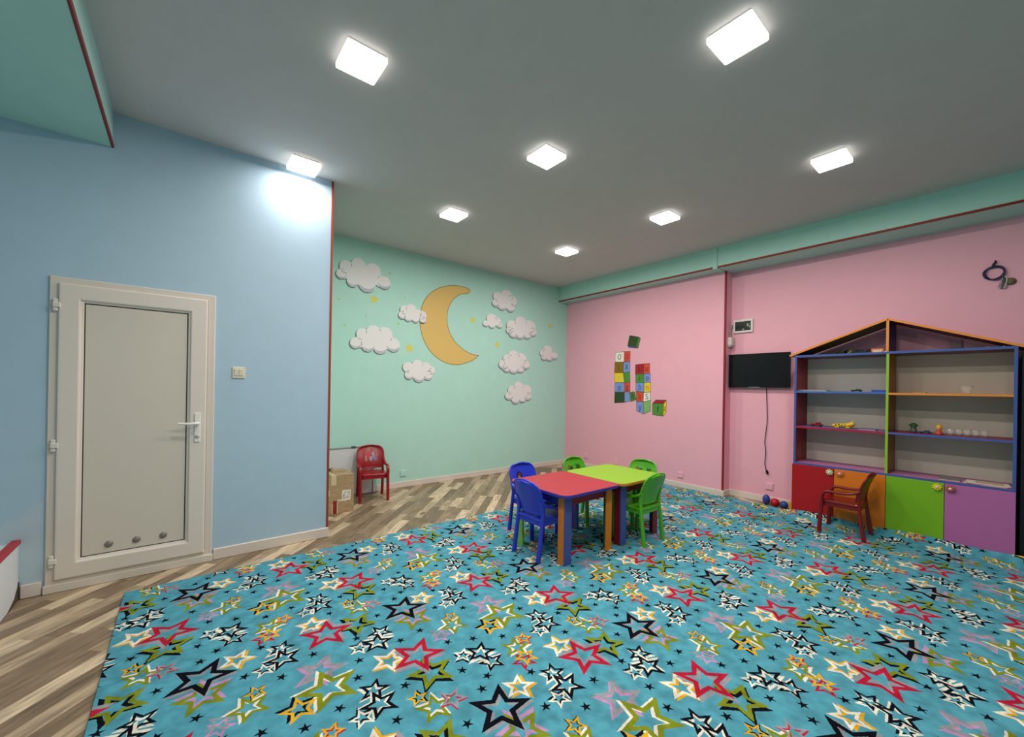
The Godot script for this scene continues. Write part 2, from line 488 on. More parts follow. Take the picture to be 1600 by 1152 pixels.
func make_room() -> void:
	var deep := 7.3
	var lx := -7.3
	struct("wall_back", span(Vector3(WALL_X - 0.1, 0, -0.16), Vector3(0.35, H, 0), 0.0), mint)
	struct("wall_right", span(Vector3(RECESS, 0, 2.5), Vector3(0.4, H, deep), 0.0), pink)
	struct("wall_right_panel", span(Vector3(0, 0, 0), Vector3(0.3, H, 2.6486), 0.0), pink)
	struct("wall_left", span(Vector3(lx - 0.15, 0, 1.0), Vector3(lx, H, deep), 0.0), blue)
	struct("wall_front", span(Vector3(lx - 0.15, 0, deep), Vector3(0.4, H, deep + 0.15), 0.0), mint)
	# blue wall with the door opening
	var st := tool_new()
	for b: Array in [[lx, 0.0, -5.765, H], [-4.965, 0.0, WALL_X, H], [-5.765, 1.902, -4.965, H]]:
		bevel_box(st, Vector3((b[0] + b[2]) / 2, (b[1] + b[3]) / 2, WALL_Z - 0.09), Vector3(b[2] - b[0], b[3] - b[1], 0.18), 0.0)
	var dw := struct("wall_door_side", done(st), blue)
	var patch := PackedVector2Array([Vector2(-6.1, 0.34), Vector2(-5.96, 0.40), Vector2(-5.92, 0.455), Vector2(-5.87, 0.47), Vector2(-5.83, 0.525), Vector2(-5.79, 0.545), Vector2(-5.776, 0.56), Vector2(-5.774, 0.3), Vector2(-5.776, 0.06), Vector2(-6.1, 0.06)])
	obj("paint_patch", plate_mesh(patch, Vector3(0, 0, WALL_Z), Vector3.RIGHT, Vector3.UP, 0.0008), painted("b6ccd8", wall_tex), dw, "paler touched-up paint beside the door")
	struct("wall_return", span(Vector3(WALL_X - 0.15, 0, 0), Vector3(WALL_X, H, WALL_Z - 0.18), 0.0), mint)
	struct("ceiling", span(Vector3(lx - 0.15, H, -0.16), Vector3(0.4, H + 0.15, deep + 0.15), 0.0), white_paint)
	# boxed-in beams under the ceiling
	struct("beam_right", span(Vector3(-0.2026, H - 0.2417, 0), Vector3(RECESS, H, deep), 0.0), mint)
	struct("beam_left", span(Vector3(lx, H - 0.225, WALL_Z), Vector3(-5.5084, H, deep), 0.0), mint)
	struct("trim_1", span(Vector3(-0.208, H - 0.2445, 0), Vector3(-0.196, H - 0.2245, 2.575)), red_trim)
	struct("trim_2", span(Vector3(-0.208, H - 0.2445, 2.635), Vector3(-0.196, H - 0.2245, deep)), red_trim)
	struct("trim_3", span(Vector3(-5.5144, H - 0.2285, WALL_Z), Vector3(-5.502, H - 0.2015, deep)), mat("7d2a28", 0.5))
	var st2 := tool_new()
	bevel_box(st2, Vector3(-0.205, H - 0.122, 2.605), Vector3(0.016, 0.244, 0.05), 0.002)
	bevel_box(st2, Vector3(-0.105, H - 0.2455, 2.605), Vector3(0.21, 0.012, 0.05), 0.002)
	struct("trim_4", done(st2), mint)
	# red corner strips
	struct("trim_5", span(Vector3(WALL_X - 0.014, 0.075, WALL_Z - 0.03), Vector3(WALL_X + 0.004, H, WALL_Z + 0.004)), mat("94402c", 0.5))
	struct("trim_6", span(Vector3(-0.004, 0.075, 2.63), Vector3(0.012, H - 0.2417, 2.653)), mat("8a1c2c", 0.5))
	# baseboards
	var bb := mat("d8cfc6", 0.45)
	struct("baseboard_back", span(Vector3(WALL_X, 0, 0), Vector3(-0.015, 0.075, 0.015), 0.004), bb)
	struct("baseboard_right", span(Vector3(-0.015, 0, 0), Vector3(0, 0.075, 2.664), 0.004), bb)
	struct("baseboard_recess_side", span(Vector3(0, 0, 2.6486), Vector3(RECESS - 0.015, 0.075, 2.664), 0.004), bb)
	struct("baseboard_recess", span(Vector3(RECESS - 0.015, 0, 2.6486), Vector3(RECESS, 0.075, 7.3), 0.004), bb)
	struct("baseboard_door_side", span(Vector3(-4.955, 0, WALL_Z), Vector3(WALL_X + 0.004, 0.08, WALL_Z + 0.015), 0.004), bb)
	struct("baseboard_ledge_side", span(Vector3(-5.862, 0, WALL_Z), Vector3(-5.778, 0.08, WALL_Z + 0.015), 0.004), bb)
	# low white ledge with a red edge, in front of the blue wall
	var ledge := struct("ledge", span(Vector3(lx, 0, WALL_Z), Vector3(-5.868, 0.33, deep), 0.003), mat("d5dde2", 0.5), "low white ledge with a red edge beside the white door")
	obj("edge_strip", span(Vector3(-5.9, 0.322, WALL_Z), Vector3(-5.862, 0.347, deep), 0.003), mat("a92f38", 0.5), ledge, "red edge strip")
	var chip := PackedVector2Array([Vector2(0, 0), Vector2(0, 0.1), Vector2(-0.014, 0.104), Vector2(-0.026, 0.076), Vector2(-0.05, 0.06), Vector2(-0.075, 0.034), Vector2(-0.13, 0.018), Vector2(-0.2, 0.0)])
	obj("chipped_plaster", plate_mesh(chip, Vector3(-5.868, 0.0, WALL_Z + 0.001), Vector3(0, 0, -1), Vector3.UP, 0.003), mat("4b4239", 0.9), ledge, "chipped dark plaster at the foot")

func make_floor() -> void:
	var fl := struct("floor", span(Vector3(-7.45, -0.2, -0.16), Vector3(0.4, -0.004, 7.45), 0.0), mat("6f6456", 0.7))
	# laminate strips laid at 45 degrees; u runs along a strip, v across it
	var eu := Vector2(1, -1).normalized()
	var ev := Vector2(1, 1).normalized()
	var tones := ["9c8a72", "bba78c", "cfba9c", "87755e", "ab987d", "dcc8aa", "927f67"]
	var ms := []
	for t: String in tones:
		var m := StandardMaterial3D.new()
		m.albedo_color = Color.html(t)
		m.albedo_texture = wood
		m.roughness = 0.42
		m.metallic_specular = 0.4
		ms.append(m)
	var areas := [   # the floor that is not under the carpet
		PackedVector2Array([Vector2(WALL_X, 0.012), Vector2(-0.012, 0.012), Vector2(-0.012, 1.58), Vector2(-5.3, 1.58), Vector2(-5.3, 3.3), Vector2(-5.868, 3.3), Vector2(-5.868, WALL_Z + 0.012), Vector2(WALL_X, WALL_Z + 0.012)]),
		PackedVector2Array([Vector2(-0.2, 2.66), Vector2(RECESS - 0.012, 2.66), Vector2(RECESS - 0.012, 3.44), Vector2(-0.2, 3.44)])]
	var w := 0.083
	var pieces := []
	for row in range(-48, 48):
		var v0 := row * w + 0.031
		var u := -7.0 + rng.randf() * 0.5
		while u < 1.0:
			var ln: float = [0.36, 0.42, 0.55, 0.7, 0.82][rng.randi() % 5]
			var tone := rng.randi() % ms.size()
			var ou := rng.randf()
			var g := 0.0005
			var strip := PackedVector2Array()
			for c: Array in [[u + g, v0 + g], [u + ln - g, v0 + g], [u + ln - g, v0 + w - g], [u + g, v0 + w - g]]:
				strip.append(eu * c[0] + ev * c[1])
			for a: PackedVector2Array in areas:
				for p: PackedVector2Array in Geometry2D.intersect_polygons(strip, a):
					var area := 0.0
					for i in p.size(): area += p[i].cross(p[(i + 1) % p.size()]) / 2
					if absf(area) > 0.0015: pieces.append([p, tone, ou, absf(area)])
			u += ln
	for pc: Array in pieces:
		var p: PackedVector2Array = pc[0]
		if not Geometry2D.is_polygon_clockwise(p): p.reverse()
		var st := tool_new()
		var idx := Geometry2D.triangulate_polygon(p)
		var put := func(q: Vector2, y: float) -> void:
			st.set_uv(Vector2(q.dot(eu) * 0.9 + pc[2], q.dot(ev) * 1.1 + pc[2] * 7.0))
			st.add_vertex(Vector3(q.x, y, q.y))
		for i in range(0, idx.size(), 3):
			var a := p[idx[i]]
			var b := p[idx[i + 1]]
			var c := p[idx[i + 2]]
			if (b - a).cross(c - a) < 0:
				var k := b
				b = c
				c = k
			for q: Vector2 in [a, b, c]: put.call(q, 0.0)
		for i in p.size():
			var a := p[i]
			var b := p[(i + 1) % p.size()]
			for q: Array in [[a, 0.0], [a, -0.004], [b, -0.004], [a, 0.0], [b, -0.004], [b, 0.0]]: put.call(q[0], q[1])
		obj("plank", done(st), ms[pc[1]], fl)
	print("planks ", pieces.size())

func make_door() -> void:
	var d := Node3D.new()
	d.name = "door_1"
	add_child(d)
	d.position = Vector3(-5.3665, 0, WALL_Z)
	d.set_meta("kind", "structure")
	d.set_meta("label", "white plastic door with a grey panel in the blue wall")
	var pvc := mat("ddd5cc", 0.35)
	var pvc2 := mat("d6cec5", 0.35)
	var st0 := tool_new()
	ring(st0, -0.4, 0.045, 0.404, 1.907, [Vector2(0, -0.05), Vector2(0, 0.01), Vector2(0.004, 0.014), Vector2(0.04, 0.014), Vector2(0.046, 0.008), Vector2(0.05, -0.05)])
	obj("frame", done(st0), pvc2, d)
	obj("threshold", span(Vector3(-0.406, 0, 0.0), Vector3(0.41, 0.05, 0.024), 0.003), mat("d6cfc4", 0.4), d)
	st0 = tool_new()
	ring(st0, -0.36, 0.076, 0.358, 1.868, [Vector2(0, -0.03), Vector2(0, 0.026), Vector2(0.004, 0.031), Vector2(0.01, 0.032), Vector2(0.086, 0.032), Vector2(0.092, 0.029), Vector2(0.095, 0.02), Vector2(0.098, 0.0185), Vector2(0.104, 0.016), Vector2(0.11, 0.004)])
	obj("leaf", done(st0), pvc, d, "white welded door leaf")
	st0 = tool_new()
	ring(st0, -0.36, 0.076, 0.358, 1.868, [Vector2(0.108, 0.004), Vector2(0.108, 0.0095), Vector2(0.1125, 0.0095), Vector2(0.1125, 0.004)])
	obj("gasket", done(st0), mat("262626", 0.8), d, "black gasket")
	var panel := obj("panel", span(Vector3(-0.252, 0.182, -0.02), Vector3(0.25, 1.762, 0.008), 0.0005), mat("d4cdc1", 0.4), d, "grey infill panel")
	for x: float in [-0.1275, 0.003, 0.137]:
		var st := tool_new(true)
		lathe(st, [Vector2(0, 0.012), Vector2(0.012, 0.011), Vector2(0.019, 0.006), Vector2(0.021, 0)], Vector3(x, 0.239, 0.008), Basis(Vector3.RIGHT, PI / 2), 16)
		var vm := mat("77736c", 0.35, 0.6)
		obj("vent_plug", done(st), vm, panel, "round grey vent plug")
	for y: float in [1.733, 0.888, 0.192]:
		var st := tool_new()
		bevel_box(st, Vector3(-0.372, y, 0.022), Vector3(0.022, 0.075, 0.022), 0.004)
		bevel_box(st, Vector3(-0.366, y, 0.035), Vector3(0.034, 0.03, 0.01), 0.003)
		obj("hinge", done(st), mat("d8d6cf", 0.35), d)
	# handle
	var hp := obj("handle_plate", span(Vector3(0.293, 0.864, 0.032), Vector3(0.327, 1.068, 0.04), 0.003), mat("e6e5df", 0.3), d, "white handle plate with lever")
	var st2 := tool_new(true)
	sweep(st2, smooth_path([Vector3(0.311, 0.997, 0.04), Vector3(0.311, 0.997, 0.07), Vector3(0.30, 0.997, 0.082), Vector3(0.26, 0.996, 0.084), Vector3(0.205, 0.999, 0.08)], 5), [0.011, 0.008], [0.01, 0.007], Vector3.UP, 10)
	obj("lever", done(st2), mat("e4e4de", 0.25), hp)
	var st3 := tool_new(true)
	lathe(st3, [Vector2(0, 0.006), Vector2(0.011, 0.006), Vector2(0.013, 0.003), Vector2(0.013, 0)], Vector3(0.31, 0.905, 0.04), Basis(Vector3.RIGHT, PI / 2), 14)
	obj("lock_cylinder", done(st3), mat("b0aea6", 0.3, 0.6), hp)

# ------------------------------------------------------------------ carpet
const CARPET_COLOURS := {"W": "e8e2d2", "Y": "e0ab24", "O": "7c8a24", "R": "b3203a", "K": "12131c", "G": "8f949c", "P": "b98fba", "B": "529cb0"}

func fill(im: Image, loops: Array, c: Color, px: int) -> void:   # even-odd fill, wrapping at the borders
	var y0 := 1e9
	var y1 := -1e9
	for l: PackedVector2Array in loops:
		for v in l:
			y0 = minf(y0, v.y)
			y1 = maxf(y1, v.y)
	for y in range(floori(y0), ceili(y1) + 1):
		var xs := []
		for l: PackedVector2Array in loops:
			for i in l.size():
				var a := l[i]
				var b := l[(i + 1) % l.size()]
				if (a.y <= y) != (b.y <= y):
					xs.append(a.x + (b.x - a.x) * (y - a.y) / (b.y - a.y))
		xs.sort()
		for k in range(0, xs.size() - 1, 2):
			var xa := roundi(xs[k])
			var xb := roundi(xs[k + 1])
			for off in [-px, 0, px]:
				var l0: int = maxi(xa + off, 0)
				var l1: int = mini(xb + off, px)
				if l1 > l0: im.fill_rect(Rect2i(l0, posmod(y, px), l1 - l0, 1), c)

func ragged(p: PackedVector2Array, amount: float) -> PackedVector2Array:   # tufted edge
	var out := PackedVector2Array()
	for i in p.size():
		var a := p[i]
		var b := p[(i + 1) % p.size()]
		var n := maxi(1, int(a.distance_to(b) / 6.0))
		for k in n:
			out.append(a.lerp(b, float(k) / n) + Vector2(rng.randf_range(-amount, amount), rng.randf_range(-amount, amount)))
	return out

func carpet_texture() -> ImageTexture:
	var px := 1280
	var s := px / TILE
	var im := Image.create(px, px, false, Image.FORMAT_RGB8)
	im.fill(Color.html(CARPET_COLOURS.B))
	for d: Array in CARPET_STARS:
		var c := Vector2(d[1], d[2])
		var a := deg_to_rad(d[4])
		for pass_ in 2:
			var o := (c + (Vector2(d[7], d[8]) * (0.68 if d[3] > 0.1 else 0.85) if pass_ == 0 else Vector2.ZERO)) * s
			var outer := star_poly(o, d[3] * s * 1.05, a, 0.43)
			var inner := star_poly(o, d[3] * s * 0.6, a, 0.44)
			fill(im, [ragged(outer, 1.4), ragged(inner, 1.4)], Color.html(CARPET_COLOURS[d[6] if pass_ == 0 else d[5]]), px)
	for i in range(0, SMALL_STARS.size(), 2):
		fill(im, [ragged(star_poly(Vector2(SMALL_STARS[i], SMALL_STARS[i + 1]) * s, 0.026 * s, rng.randf() * TAU, 0.36), 1.0)], Color.html(CARPET_COLOURS.K), px)
	im.generate_mipmaps()
	return ImageTexture.create_from_image(im)

func make_carpet() -> void:
	var m := StandardMaterial3D.new()
	m.albedo_texture = carpet_texture()
	m.roughness = 0.95
	m.metallic_specular = 0.1
	m.detail_enabled = true
	m.detail_blend_mode = BaseMaterial3D.BLEND_MODE_MUL
	m.detail_uv_layer = BaseMaterial3D.DETAIL_UV_2
	m.detail_albedo = noise_texture(256, 2.5, 16.0, 0.82, 1.06, 21, 5)
	var xs := []
	for i in 24: xs.append(-5.395 + i * 0.2)
	for i in 17: xs.append(-0.76 + i * 0.76 / 16.0)      # last stretch is squeezed towards the edge below
	var st := tool_new(true)
	var z0 := 1.525
	var nz := 58
	var grid := []
	for j in nz + 1:
		var z := z0 + 5.6 * j / nz
		var f := smoothstep(3.33, 3.45, z)
		var edge := lerpf(lerpf(-0.03, -0.11, smoothstep(2.52, 2.72, z)), -0.252, f)             # runs up against the cabinet, or the pink wall
		var lift := lerpf(smoothstep(2.55, 2.8, z) * 0.022, 0.075, f) * (1.0 + 0.12 * sin(z * 9.0))
		var row := []
		for x0: float in xs:
			var x := x0
			if x0 > -0.761: x = lerpf(-0.76, edge, (x0 + 0.76) / 0.76)
			var y := 0.012 + lift * pow(clampf((x - (edge - 0.11)) / 0.11, 0, 1), 2.0)
			row.append(Vector3(x, y, z))
		grid.append(row)
	var put := func(v: Vector3, dx := 0.0) -> void:
		st.set_uv(Vector2(v.x + dx, v.z) / TILE)
		st.set_uv2(Vector2(v.x, v.z) * 0.8)
		st.add_vertex(v)
	for j in nz:
		for i in xs.size() - 1:
			var a: Vector3 = grid[j][i]
			var b: Vector3 = grid[j][i + 1]
			var c: Vector3 = grid[j + 1][i + 1]
			var d: Vector3 = grid[j + 1][i]
			for v: Vector3 in [a, b, c, a, c, d]: put.call(v, maxf(v.y - 0.012, 0.0))
	var rug := obj("star_carpet", done(st), m)
	tag(rug, "turquoise carpet patterned with red, black, olive and yellow stars", "carpet")
	# whipped edge
	var e := tool_new()
	for i in xs.size() - 1:
		var a: Vector3 = grid[0][i]
		var b: Vector3 = grid[0][i + 1]
		quad(e, Vector3(b.x, b.y - 0.011, b.z), Vector3(a.x, a.y - 0.011, a.z), a, b)
	for j in nz:
		var a: Vector3 = grid[j][0]
		var b: Vector3 = grid[j + 1][0]
		quad(e, Vector3(a.x - 0.004, 0.001, a.z), Vector3(b.x - 0.004, 0.001, b.z), b, a)
		var c: Vector3 = grid[j][xs.size() - 1]
		var d: Vector3 = grid[j + 1][xs.size() - 1]
		quad(e, d + Vector3(0, -0.011, 0), c + Vector3(0, -0.011, 0), c, d)
	obj("bound_edge", done(e), mat("56707a", 0.95, 0.1), rug, "grey whipped edge")

# ------------------------------------------------------------------ shelf unit
const XF := -0.2265
const XB := 0.138

func board(called: String, t: Node, a: Vector3, b: Vector3, face: String, edge: String, label := "") -> MeshInstance3D:
	# a laminated board with a coloured band along its front edge
	var lo := Vector3(minf(a.x, b.x) + 0.002, minf(a.y, b.y), minf(a.z, b.z))
	var hi := Vector3(maxf(a.x, b.x), maxf(a.y, b.y), maxf(a.z, b.z))
	var o := obj(called, span(lo, hi, 0.0005), mat(face, 0.45), t, label)
	obj("edge_band", span(Vector3(lo.x - 0.002, lo.y - 0.0004, lo.z - 0.0004), Vector3(lo.x + 0.001, hi.y + 0.0004, hi.z + 0.0004), 0.0005), mat(edge, 0.4), o)
	return o

func make_cabinet() -> void:
	var t := thing("house_shelf_unit", "colourful house-shaped shelf unit with pitched roof and four cupboard doors", "shelf unit", Vector3(0, 0, 0))
	var B := "3f5a9e"
	board("side_panel", t, Vector3(XF, 0, 3.443), Vector3(XB, 1.645, 3.461), "8a1a22", B)
	board("divider", t, Vector3(XF, 0.57, 4.147), Vector3(XB, 1.645, 4.165), "a4621f", "86b832", "orange divider with a green edge")
	board("side_panel", t, Vector3(XF, 0, 4.871), Vector3(XB, 1.645, 4.889), "20243f", B)
	board("top_board", t, Vector3(XF, 1.645, 3.443), Vector3(XB, 1.665, 4.889), "6a3a44", B)
	board("counter", t, Vector3(XF, 0.552, 3.461), Vector3(XB, 0.57, 4.871), "b06a9c", B, "lilac counter board with a blue edge")
	board("shelf", t, Vector3(XF, 1.283, 3.461), Vector3(XB - 0.006, 1.301, 4.147), "4a68ac", "4468b4", "blue shelf")
	board("shelf", t, Vector3(XF, 1.277, 4.165), Vector3(XB - 0.006, 1.295, 4.871), "c27830", "d8883a", "orange shelf")
	board("shelf", t, Vector3(XF, 0.922, 3.461), Vector3(XB - 0.006, 0.94, 4.147), "6a5a96", "9c2440", "purple shelf with a red edge")
	board("shelf", t, Vector3(XF, 0.925, 4.165), Vector3(XB - 0.006, 0.943, 4.871), "7e2030", "4a5aa4", "dark red shelf with a blue edge")
	obj("back_panel", span(Vector3(XB - 0.006, 0.57, 3.461), Vector3(XB, 1.645, 4.871), 0.0), mat("d6d0c2", 0.7), t, "off-white back panel")
	obj("cupboard_back", span(Vector3(XB - 0.006, 0.02, 3.461), Vector3(XB, 0.552, 4.871), 0.0), mat("d6d0c2", 0.7), t)
	# roof: two boards with an orange edge, and the small divider under the ridge
	for s: int in [-1, 1]:
		var eave := Vector3(0, 1.664, 3.399) if s < 0 else Vector3(0, 1.646, 4.955)
		var ridge := Vector3(0, 1.958, 4.152)
		var d := (ridge - eave)
		var bs := Basis(Vector3.RIGHT, -atan2(d.y, d.z) if s < 0 else PI - atan2(d.y, d.z))
		var mid := (eave + ridge) / 2.0
		mid.x = (XF + XB) / 2 + 0.001
		var o := obj("roof_board", box_mesh(mid, Vector3(XB - XF - 0.002, 0.018, d.length()), 0.0005, bs), mat("4a5a1e" if s < 0 else "6a1a28", 0.45), t, "green roof board with an orange edge" if s < 0 else "dark red roof board with an orange edge")
		mid.x = XF - 0.002
		obj("edge_band", box_mesh(mid, Vector3(0.004, 0.0188, d.length() + 0.004), 0.0005, bs), mat("dd8a38", 0.4), o)
	board("ridge_post", t, Vector3(XF, 1.665, 4.143), Vector3(XB, 1.95, 4.161), "3c2f78", "dd8a38", "purple ridge board with an orange edge")
	# doors
	var doors := [[3.440, 3.785, "a3161f", "red cupboard door", 3.754, ["b6c496", "e9ead8"]], [3.788, 4.156, "d3761c", "orange cupboard door", 3.833, ["c9714a", "eac9c0"]],
		[4.159, 4.517, "76b01c", "lime green cupboard door", 4.477, ["d8c92c", "e8c4cc"]], [4.520, 4.889, "b066a0", "lilac cupboard door", 4.553, ["a8564e", "efd6d6"]]]
	for d: Array in doors:
		var o := obj("door", span(Vector3(XF - 0.02, 0.03, d[0]), Vector3(XF - 0.002, 0.552, d[1]), 0.0015), mat(d[2], 0.4), t, d[3])
		var k := Vector3(XF - 0.02, 0.517, d[4])
		var st := tool_new(true)
		for i in 9:
			var w := TAU * i / 9
			var dir := Vector3(0, sin(w), cos(w))
			sweep(st, [k + dir * 0.008 + Vector3(-0.012, 0, 0), k + dir * 0.017 + Vector3(-0.0135, 0, 0), k + dir * 0.025 + Vector3(-0.0125, 0, 0), k + dir * 0.029 + Vector3(-0.011, 0, 0)], [0.0075, 0.0065], [0.004, 0.003], Vector3(0, cos(w), -sin(w)), 8)
		sweep(st, [k, k + Vector3(-0.012, 0, 0)], [0.007], [0.007], Vector3.UP, 10)
		var fl := obj("flower_knob", done(st), mat(d[5][0], 0.35), o, "flower-shaped knob")
		fl.set_meta("label", "flower-shaped knob")
		# the bright middle of the flower belongs to the knob's own mesh level: add as a second surface
		var mid := SurfaceTool.new()
		mid.begin(Mesh.PRIMITIVE_TRIANGLES)
		mid.set_smooth_group(0)
		lathe(mid, [Vector2(0.0105, 0), Vector2(0.0095, 0.006), Vector2(0.006, 0.009), Vector2(0, 0.01)], k + Vector3(-0.0125, 0, 0), Basis(Vector3.BACK, PI / 2), 14)
		mid.generate_normals()
		fl.material_override = null
		var am: ArrayMesh = fl.mesh
		mid.commit(am)
		am.surface_set_material(0, mat(d[5][0], 0.35))
		am.surface_set_material(1, mat(d[5][1], 0.3))
	# tall black cabinet next to it
	var bk := thing("tall_black_cabinet", "tall black cabinet standing against the end of the house-shaped shelf unit", "cabinet", Vector3(0, 0, 4.905))
	obj("body", span(Vector3(-0.2, 0, 0), Vector3(0.138, 1.60, 0.6), 0.003), mat("0d0c10", 0.5), bk)
	obj("door", span(Vector3(-0.218, 0.05, 0.003), Vector3(-0.202, 1.59, 0.297), 0.002), mat("101014", 0.45), bk)
	obj("door", span(Vector3(-0.218, 0.05, 0.303), Vector3(-0.202, 1.59, 0.597), 0.002), mat("101014", 0.45), bk)

# ------------------------------------------------------------------ tables
func make_tables() -> void:
	# leg boards: which sides, colours
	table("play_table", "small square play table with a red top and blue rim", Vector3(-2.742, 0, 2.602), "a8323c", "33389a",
		[[-1, 1, "d07a1e", "44549a"], [1, 1, "2f6a3a", "d07a1e"], [-1, -1, "7fbf5a", "8a5018"], [1, -1, "44549a", "8a1a22"]], ["2c3a8c", "8a1c24"])  # brown board is orange with shade in its colour, dark green board likewise green
	table("play_table", "small square play table with a lime green top and orange rim", Vector3(-2.098, 0, 2.612), "88b62c", "c87c22",
		[[-1, 1, "7a1218", "44549a"], [1, 1, "3c2f78", "8a1c24"], [-1, -1, "44549a", "8a1a22"], [1, -1, "8a1a22", "44549a"]], ["7a1218", "7a1820"])

func table(called: String, label: String, at: Vector3, top: String, rim: String, legs: Array, aprons: Array) -> void:
	var t := thing(called, label, "table", at, 0.0)
	var h := 0.322
	obj("edge_band", slab_mesh(round_rect(h, h, 0.07, 8), 0.508, 0.529, 0.002), mat(rim, 0.4), t, "rim band round the top")
	obj("table_top", slab_mesh(round_rect(h - 0.002, h - 0.002, 0.069, 8), 0.5285, 0.531, 0.0008), mat(top, 0.42), t)
	var q := 0.268
	for l: Array in legs:
		var sx: int = l[0]
		var sz: int = l[1]
		var x: float = sx * q
		var z: float = sz * q
		# board on the x side, and the board on the z side that meets it
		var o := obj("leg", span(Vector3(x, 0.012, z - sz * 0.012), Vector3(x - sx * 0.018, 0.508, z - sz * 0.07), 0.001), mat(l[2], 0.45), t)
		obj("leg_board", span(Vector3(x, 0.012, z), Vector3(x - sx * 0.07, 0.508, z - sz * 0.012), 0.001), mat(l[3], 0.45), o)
	for s: int in [-1, 1]:
		obj("apron", span(Vector3(s * (q - 0.02), 0.432, -q + 0.076), Vector3(s * (q - 0.036), 0.507, q - 0.076), 0.001), mat(aprons[0], 0.45), t)
		obj("apron", span(Vector3(-q + 0.076, 0.432, s * (q - 0.02)), Vector3(q - 0.076, 0.507, s * (q - 0.036)), 0.001), mat(aprons[1], 0.45), t)

# ------------------------------------------------------------------ chairs
func back_at(u: float, v: float) -> Vector3:    # middle surface of the backrest, u across -1..1, v up 0..1
	var w := lerpf(0.132, 0.146, smoothstep(0.0, 0.35, v))
	if v > 0.5: w *= pow(maxf(1.0 - pow((v - 0.5) / 0.5, 4.0), 0.0), 0.36)
	return Vector3(u * w, 0.342 + v * 0.25, -0.128 - 0.085 * pow(v, 1.4) + 0.024 * u * u)

func make_chair(label: String, hex: String, at: Vector3, turn: float, decal: Array) -> void:
	var t := thing("child_armchair", label, "chair", at, turn)
	var m := mat(hex, 0.28, 0.5)
	# seat with a skirt
	var st := tool_new()
	slab(st, round_rect(0.142, 0.142, 0.035), 0.292, 0.314, 0.005)
	slab(st, round_rect(0.136, 0.137, 0.03), 0.262, 0.293, 0.002)
	var seat := obj("seat", done(st), m, t)
	seat.position.z = 0.004
	# backrest: shell with a rim
	st = tool_new(true)
	var nu := 12
	var nv := 16
	for side: int in [0, 1]:
		var off := Vector3(0, 0, 0.005 if side == 0 else -0.005)
		for j in nv:
			for i in nu:
				var q := []
				for c: Array in [[0, 0], [1, 0], [1, 1], [0, 1]]:
					q.append(back_at((i + c[0]) * 2.0 / nu - 1.0, float(j + c[1]) / nv) + off)
				if side == 0: quad(st, q[0], q[1], q[2], q[3])
				else: quad(st, q[1], q[0], q[3], q[2])
	var rim := []
	for j in 21: rim.append(back_at(-1, minf(j / 20.0, 0.999)))
	for j in 21: rim.append(back_at(1, minf((20 - j) / 20.0, 0.999)))
	sweep(st, rim, [0.0085], [0.0085], Vector3.BACK, 8)
	sweep(st, [back_at(-1, 0.0), back_at(-0.5, 0.0), back_at(0, 0.0), back_at(0.5, 0.0), back_at(1, 0.0)], [0.008], [0.008], Vector3.BACK, 8)
	var back := obj("backrest", done(st), m, t)
	if decal.size() > 0:
		var lay := 0.0
		for d: Array in decal:    # u, v, ru, rv, colour, corners
			st = tool_new()
			var n: int = d[5]
			lay += 0.0004
			var up := Vector3(0, 0, 0.006 + lay)
			var mid := back_at(d[0], d[1]) + up
			for k in n:
				var w0 := TAU * (k + 0.5) / n
				var w1 := TAU * (k + 1.5) / n
				tri(st, mid, back_at(d[0] + d[2] * cos(w0), d[1] + d[3] * sin(w0)) + up, back_at(d[0] + d[2] * cos(w1), d[1] + d[3] * sin(w1)) + up)
			obj("printed_motif", done(st), mat(d[4], 0.4), back)
	# legs and arms
	for s: int in [-1, 1]:
		st = tool_new(true)
		sweep(st, smooth_path([Vector3(s * 0.138, 0.012, -0.162), Vector3(s * 0.138, 0.16, -0.142), Vector3(s * 0.136, 0.29, -0.126), Vector3(s * 0.134, 0.37, -0.122), Vector3(s * 0.136, 0.45, -0.138)], 3), [0.0165, 0.012], [0.0165, 0.009], Vector3.RIGHT, 12, 3.0)
		obj("leg", done(st), m, t)
		st = tool_new(true)
		sweep(st, smooth_path([Vector3(s * 0.148, 0.012, 0.152), Vector3(s * 0.147, 0.16, 0.146), Vector3(s * 0.145, 0.3, 0.138)], 3), [0.0155, 0.0165], [0.0155, 0.018], Vector3.RIGHT, 12, 3.0)
		obj("leg", done(st), m, t)
		st = tool_new(true)
		sweep(st, smooth_path([Vector3(s * 0.145, 0.295, 0.138), Vector3(s * 0.147, 0.35, 0.134), Vector3(s * 0.147, 0.385, 0.118), Vector3(s * 0.147, 0.398, 0.085), Vector3(s * 0.147, 0.395, 0.02), Vector3(s * 0.147, 0.4, -0.05), Vector3(s * 0.144, 0.42, -0.11), Vector3(s * 0.142, 0.44, -0.135)], 4), [0.0185, 0.017], [0.014, 0.011], Vector3.RIGHT, 12, 2.6)
		obj("armrest", done(st), m, t)

